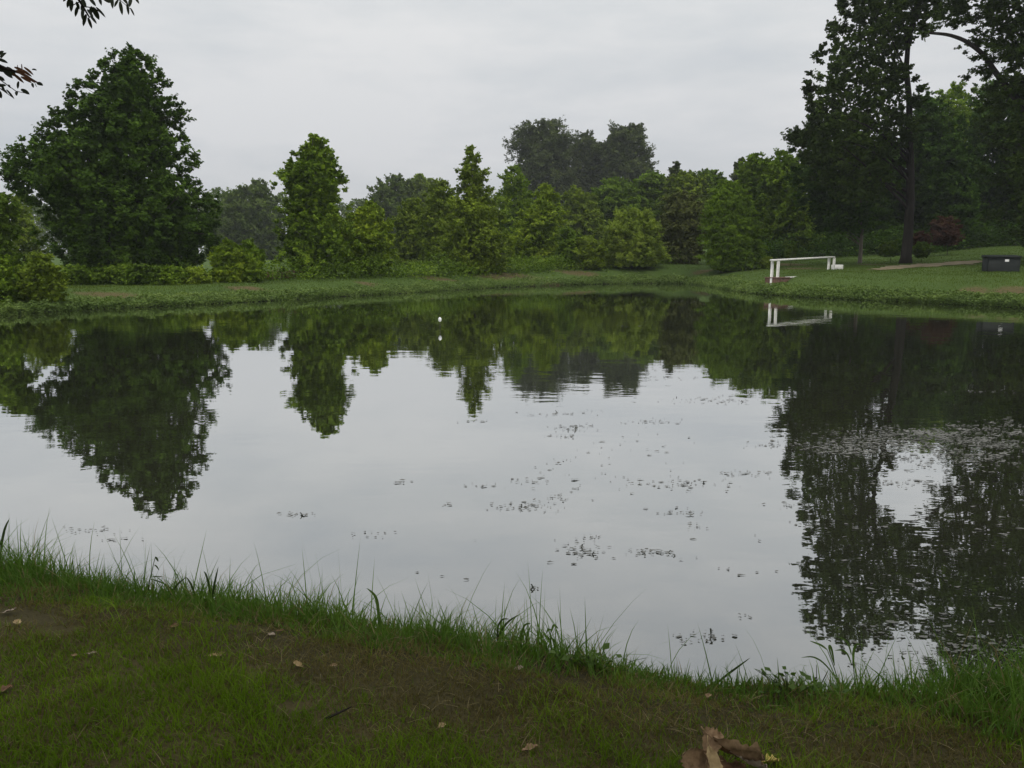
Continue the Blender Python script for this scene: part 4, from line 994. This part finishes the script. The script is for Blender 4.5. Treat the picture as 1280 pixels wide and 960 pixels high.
heap('dark leaf lying lowest under the heap', .01, -.01, .02, .20, 'rustleaf', R(10), .5, (R(-14), 0), .2, .8, 6, .1)
heap('brown leaf propped against the back of the heap', .03, .06, .05, .16, 'rustleaf', R(150), .5, (R(45), R(-10)), .18, .7, 7)
hp2 = at_ground(963, 958)
dry_leaf('curled_leaf', 'yellowish curled leaf lying alone right of the heap', 963, 960, .085, 'yellowleaf', R(20), .9, (R(-20), R(10)), .2, .7, 0, 9, 'big dry leaves in the heap')
g_ = at_ground(422, 904)
root = thing('fallen_twig', 'short dark broken twig on the near grass', 'twig', (g_[0], g_[1], g_[2] + .02)); mb = MB()
mb.tube([(-.045, -.01, 0), (-.01, .0, .012), (.02, .012, .02), (.05, .02, .032)], [.005, .0048, .004, .002], 6); mb.build('bark', M['twig'], root, True)
mb = MB(); mb.tube([(.0, .004, .014), (-.012, .016, .026)], [.003, .001], 5); mb.build('side_shoot', M['twig'], root)

# ------------------------------------------------------------------ tree over the photographer: its shade falls on the near bank
def overhead_tree():
    rg = np.random.default_rng(99); bx, by = -2.2, -2.6; bz = gz(bx, by)
    root = thing('overhanging_tree', 'tree over the near bank whose leafy twigs hang into the top left corner', 'tree', (bx, by, bz - .05))
    off = np.array([bx, by, bz - .05])
    n_ = 420
    C = np.stack([rg.uniform(-8, 7, n_), rg.uniform(-9, 3.3, n_), rg.uniform(4.6, 9.5, n_)], 1)
    keep = (C[:, 2] > CAMZ + 1.2 + np.maximum(C[:, 1], 0) * .62 + np.abs(C[:, 0]) * .1) & (((C[:, 0] + .5) / 8.5) ** 2 + ((C[:, 1] + 2.6) / 6.6) ** 2 + ((C[:, 2] - 6.5) / 4) ** 2 < 1)
    C = C[keep] - off; own = np.repeat(np.arange(len(C)), 190); o_ = rand_dirs(len(own), rg) * rg.uniform(.1, .75, (len(own), 1)) * [1, 1, .5]
    v, qd = leaves(C[own] + o_, .15, rg, .6, None, .45)
    obj('crown', mk_mesh('crown', v, [qd], M['shade_leaf']), root)
    mb = MB(); tz = np.linspace(-.2, 6.2, 10); pth = np.stack([rg.normal(0, .03, 10), rg.normal(0, .03, 10), tz], 1)
    mb.tube(pth, np.linspace(.34, .12, 10), 12)
    for q_ in rg.choice(len(C), 46, replace=False):
        c = C[q_]; s0_ = np.array([0, 0, np.clip(c[2] - math.hypot(c[0], c[1]) * .5, 2.6, 6.0)]); mid = (s0_ + c) / 2 + [0, 0, .6]
        mb.tube(bez(s0_, mid, c, 9), np.linspace(.09, .012, 9), 6)
    mb.build('trunk', M['bark'], root, True)
    # the two hanging branches in the frame, leaflets drawn out one by one
    def hanging(D, stem_px, twigs, leaf_list, brown=()):
        hb = MB(); W = np.array([at(a, b, D + dd) for a, b, dd in stem_px]) - off
        hb.tube(W, np.linspace(.009, .003, len(W)), 6)
        for tw in twigs:
            W = np.array([at(a, b, D + dd) for a, b, dd in tw]) - off; hb.tube(W, np.linspace(.0025, .0012, len(W)), 5)
        br = hb.build('hanging_branch', M['twig'], root)
        for nm, sel, mt in (('leaves', [l for l in leaf_list if l not in brown], 'shade_leaf'), ('dead_leaves', list(brown), 'shade_brown')):
            if not sel: continue
            lm = MB()
            for (x0, y0, x1, y1, dd, w) in sel:
                a = at(x0, y0, D + dd) - off; b = at(x1, y1, D + dd + rg.uniform(-.03, .03)) - off
                m_ = (a + b) / 2 + [0, 0, .004]
                ribbon(lm, bez(a, m_, b, 7), w * (.40 if nm == 'dead_leaves' else .72), .3)
            lm.build(nm, M[mt], br, True)
    L1 = [(88, -2, 84, 10, 0, .022), (90, 0, 89, 15, .02, .024), (96, 2, 99, 12, 0, .02), (98, 8, 94, 21, .02, .022), (104, 10, 103, 25, -.02, .020), (108, 18, 104, 33, 0, .022), (110, 22, 115, 36, .02, .018), (113, 20, 121, 30, 0, .016),
          (115, 8, 113, 20, .03, .022), (116, 9, 124, 25, 0, .030), (120, 9, 132, 22, .02, .014), (112, -2, 120, 8, 0, .02), (124, -3, 127, 7, .02, .018), (102, -2, 108, 10, -.02, .022), (128, -4, 137, 4, 0, .025), (131, -3, 141, 5, .01, .02),
          (140, -3, 141, 11, 0, .02), (148, 0, 143, 9, .02, .015), (150, 2, 153, 19, 0, .021), (153, -3, 160, 6, .01, .018), (159, 4, 161, 19, .02, .016), (163, 10, 168, 20, 0, .010), (164, -2, 162, 9, 0, .022), (168, -4, 174, 5, .01, .015), (106, 2, 101, 13, .03, .018), (109, 12, 117, 22, -.02, .016), (85, -4, 79, 2, 0, .02)]
    hanging(3.6, [(60, -60, -.3), (85, -20, -.1), (100, 2, 0), (112, 22, .05)], [[(88, -14, 0), (120, -4, 0), (150, 0, .02), (166, 14, .03)], [(100, 2, 0), (92, 6, 0), (88, 12, 0)], [(104, 8, 0), (118, 10, 0), (128, 18, 0)], [(150, 0, .02), (152, 14, .02)]], L1)
    L2 = [(-4, 70, 5, 64, 0, .02), (0, 72, 8, 66, .02, .016), (-3, 74, 10, 79, 0, .018), (-6, 84, 6, 90, 0, .03), (0, 86, 14, 92, .02, .03), (4, 88, 16, 98, -.02, .025), (8, 84, 20, 96, .03, .03), (-4, 96, 6, 101, 0, .022), (-2, 108, 8, 107, .02, .018), (-4, 112, 2, 123, 0, .03), (2, 110, 10, 118, .02, .012), (8, 112, 18, 124, 0, .011), (24, 102, 22, 111, 0, .018), (21, 114, 21, 120, .02, .018), (26, 112, 37, 118, 0, .022), (46, 104, 54, 107, 0, .02), (40, 104, 42, 110, 0, .014), (44, 104, 46, 109, .01, .012), (40, 87, 46, 88, 0, .01), (-2, 104, 6, 112, 0, .014), (10, 106, 13, 110, 0, .012)]
    B2 = [(18, 84, 34, 92, .02, .03), (20, 88, 36, 98, 0, .035), (24, 86, 40, 96, .03, .03), (28, 92, 44, 104, -.02, .03), (26, 96, 40, 104, .04, .03), (32, 98, 48, 104, 0, .026), (22, 81, 23, 88, 0, .012), (27, 80, 28, 90, 0, .012), (30, 84, 42, 94, .05, .025), (16, 92, 30, 104, .03, .03)]
    hanging(3.4, [(-60, 60, -.2), (-20, 74, 0), (8, 86, 0), (28, 92, .02), (48, 104, .04)], [[(-20, 74, 0), (0, 74, 0), (8, 66, 0)], [(-10, 92, 0), (6, 104, 0), (20, 114, .0), (34, 117, 0)], [(-14, 100, 0), (2, 112, 0), (16, 122, 0)]], L2 + B2, B2)
overhead_tree()

# ------------------------------------------------------------------ haze
HAZE = 0.0004
if HAZE > 0:
    m, nt, out = new_mat('haze_air')
    pv = nt.nodes.new('ShaderNodeVolumePrincipled'); pv.inputs['Color'].default_value = (.86, .90, .95, 1); pv.inputs['Density'].default_value = HAZE
    nt.links.new(pv.outputs[0], out.inputs['Volume'])
    mb = MB(); mb.add([(x_, y_, z_) for x_ in (-1000, 1000) for y_ in (-1000, 1000) for z_ in (-2.2, 40)], [[0, 1, 3, 2], [4, 6, 7, 5], [0, 4, 5, 1], [2, 3, 7, 6], [1, 5, 7, 3], [0, 2, 6, 4]])
    o = mb.build('haze', m); tag(o, 'thin humid summer haze over the pond', 'haze', kind='stuff')

# ------------------------------------------------------------------ sky, sun
SUN_EL, SUN_AZ = R(58), R(150)
w = bpy.data.worlds.new('World'); scene.world = w; w.use_nodes = True
nt = w.node_tree; nt.nodes.clear()
wo = nt.nodes.new('ShaderNodeOutputWorld'); bg = nt.nodes.new('ShaderNodeBackground'); bg.inputs['Strength'].default_value = .1
sk = nt.nodes.new('ShaderNodeTexSky'); sk.sky_type = 'NISHITA'; sk.sun_disc = False; sk.sun_elevation = SUN_EL; sk.sun_rotation = SUN_AZ
tc = nt.nodes.new('ShaderNodeTexCoord'); sx = nt.nodes.new('ShaderNodeSeparateXYZ'); nt.links.new(tc.outputs['Generated'], sx.inputs[0])
grad = ramp(nt, [(0.0, (5.9, 5.95, 6.2)), (.12, (6.5, 6.6, 6.8)), (.30, (7.9, 8.0, 8.0)), (.55, (9.6, 9.7, 9.8)), (1.0, (12.5, 12.5, 12.6))], sx.outputs[2])
mp = nt.nodes.new('ShaderNodeMapping'); mp.inputs['Scale'].default_value = (1.0, 1.0, 3.6); nt.links.new(tc.outputs['Generated'], mp.inputs[0])
cn = mixc(nt, .38, noise(nt, mp.outputs[0], 1.7, 4, .5), noise(nt, mp.outputs[0], 5.5, 5, .6))
cl_ = ramp(nt, [(.34, (.81, .845, .885)), (.49, (.96, .97, .975)), (.62, (1.10, 1.085, 1.07))], cn)
cloud = mixc(nt, 1.0, grad, cl_, 'MULTIPLY')
nt.links.new(mixc(nt, .92, sk.outputs[0], cloud), bg.inputs['Color']); nt.links.new(bg.outputs[0], wo.inputs['Surface'])
sl = bpy.data.lights.new('sun', 'SUN'); sl.energy = 1.4; sl.angle = R(25); sl.color = (1.0, .95, .87)
so = bpy.data.objects.new('sun', sl); COL.objects.link(so)
sd_ = Vector((math.sin(SUN_AZ) * math.cos(SUN_EL), math.cos(SUN_AZ) * math.cos(SUN_EL), math.sin(SUN_EL)))
so.rotation_euler = sd_.to_track_quat('Z', 'Y').to_euler(); so.location = (0, 0, 60)

vs = scene.view_settings; vs.view_transform = 'Standard'; vs.look = 'None'; vs.exposure = 0; vs.gamma = 1; vs.use_curve_mapping = False
cy = scene.cycles; cy.use_denoising = True; cy.max_bounces = 6; cy.diffuse_bounces = 3; cy.glossy_bounces = 3; cy.transmission_bounces = 3; cy.volume_bounces = 0
cy.use_adaptive_sampling = True
try: cy.denoiser = 'OPENIMAGEDENOISE'
except Exception: pass
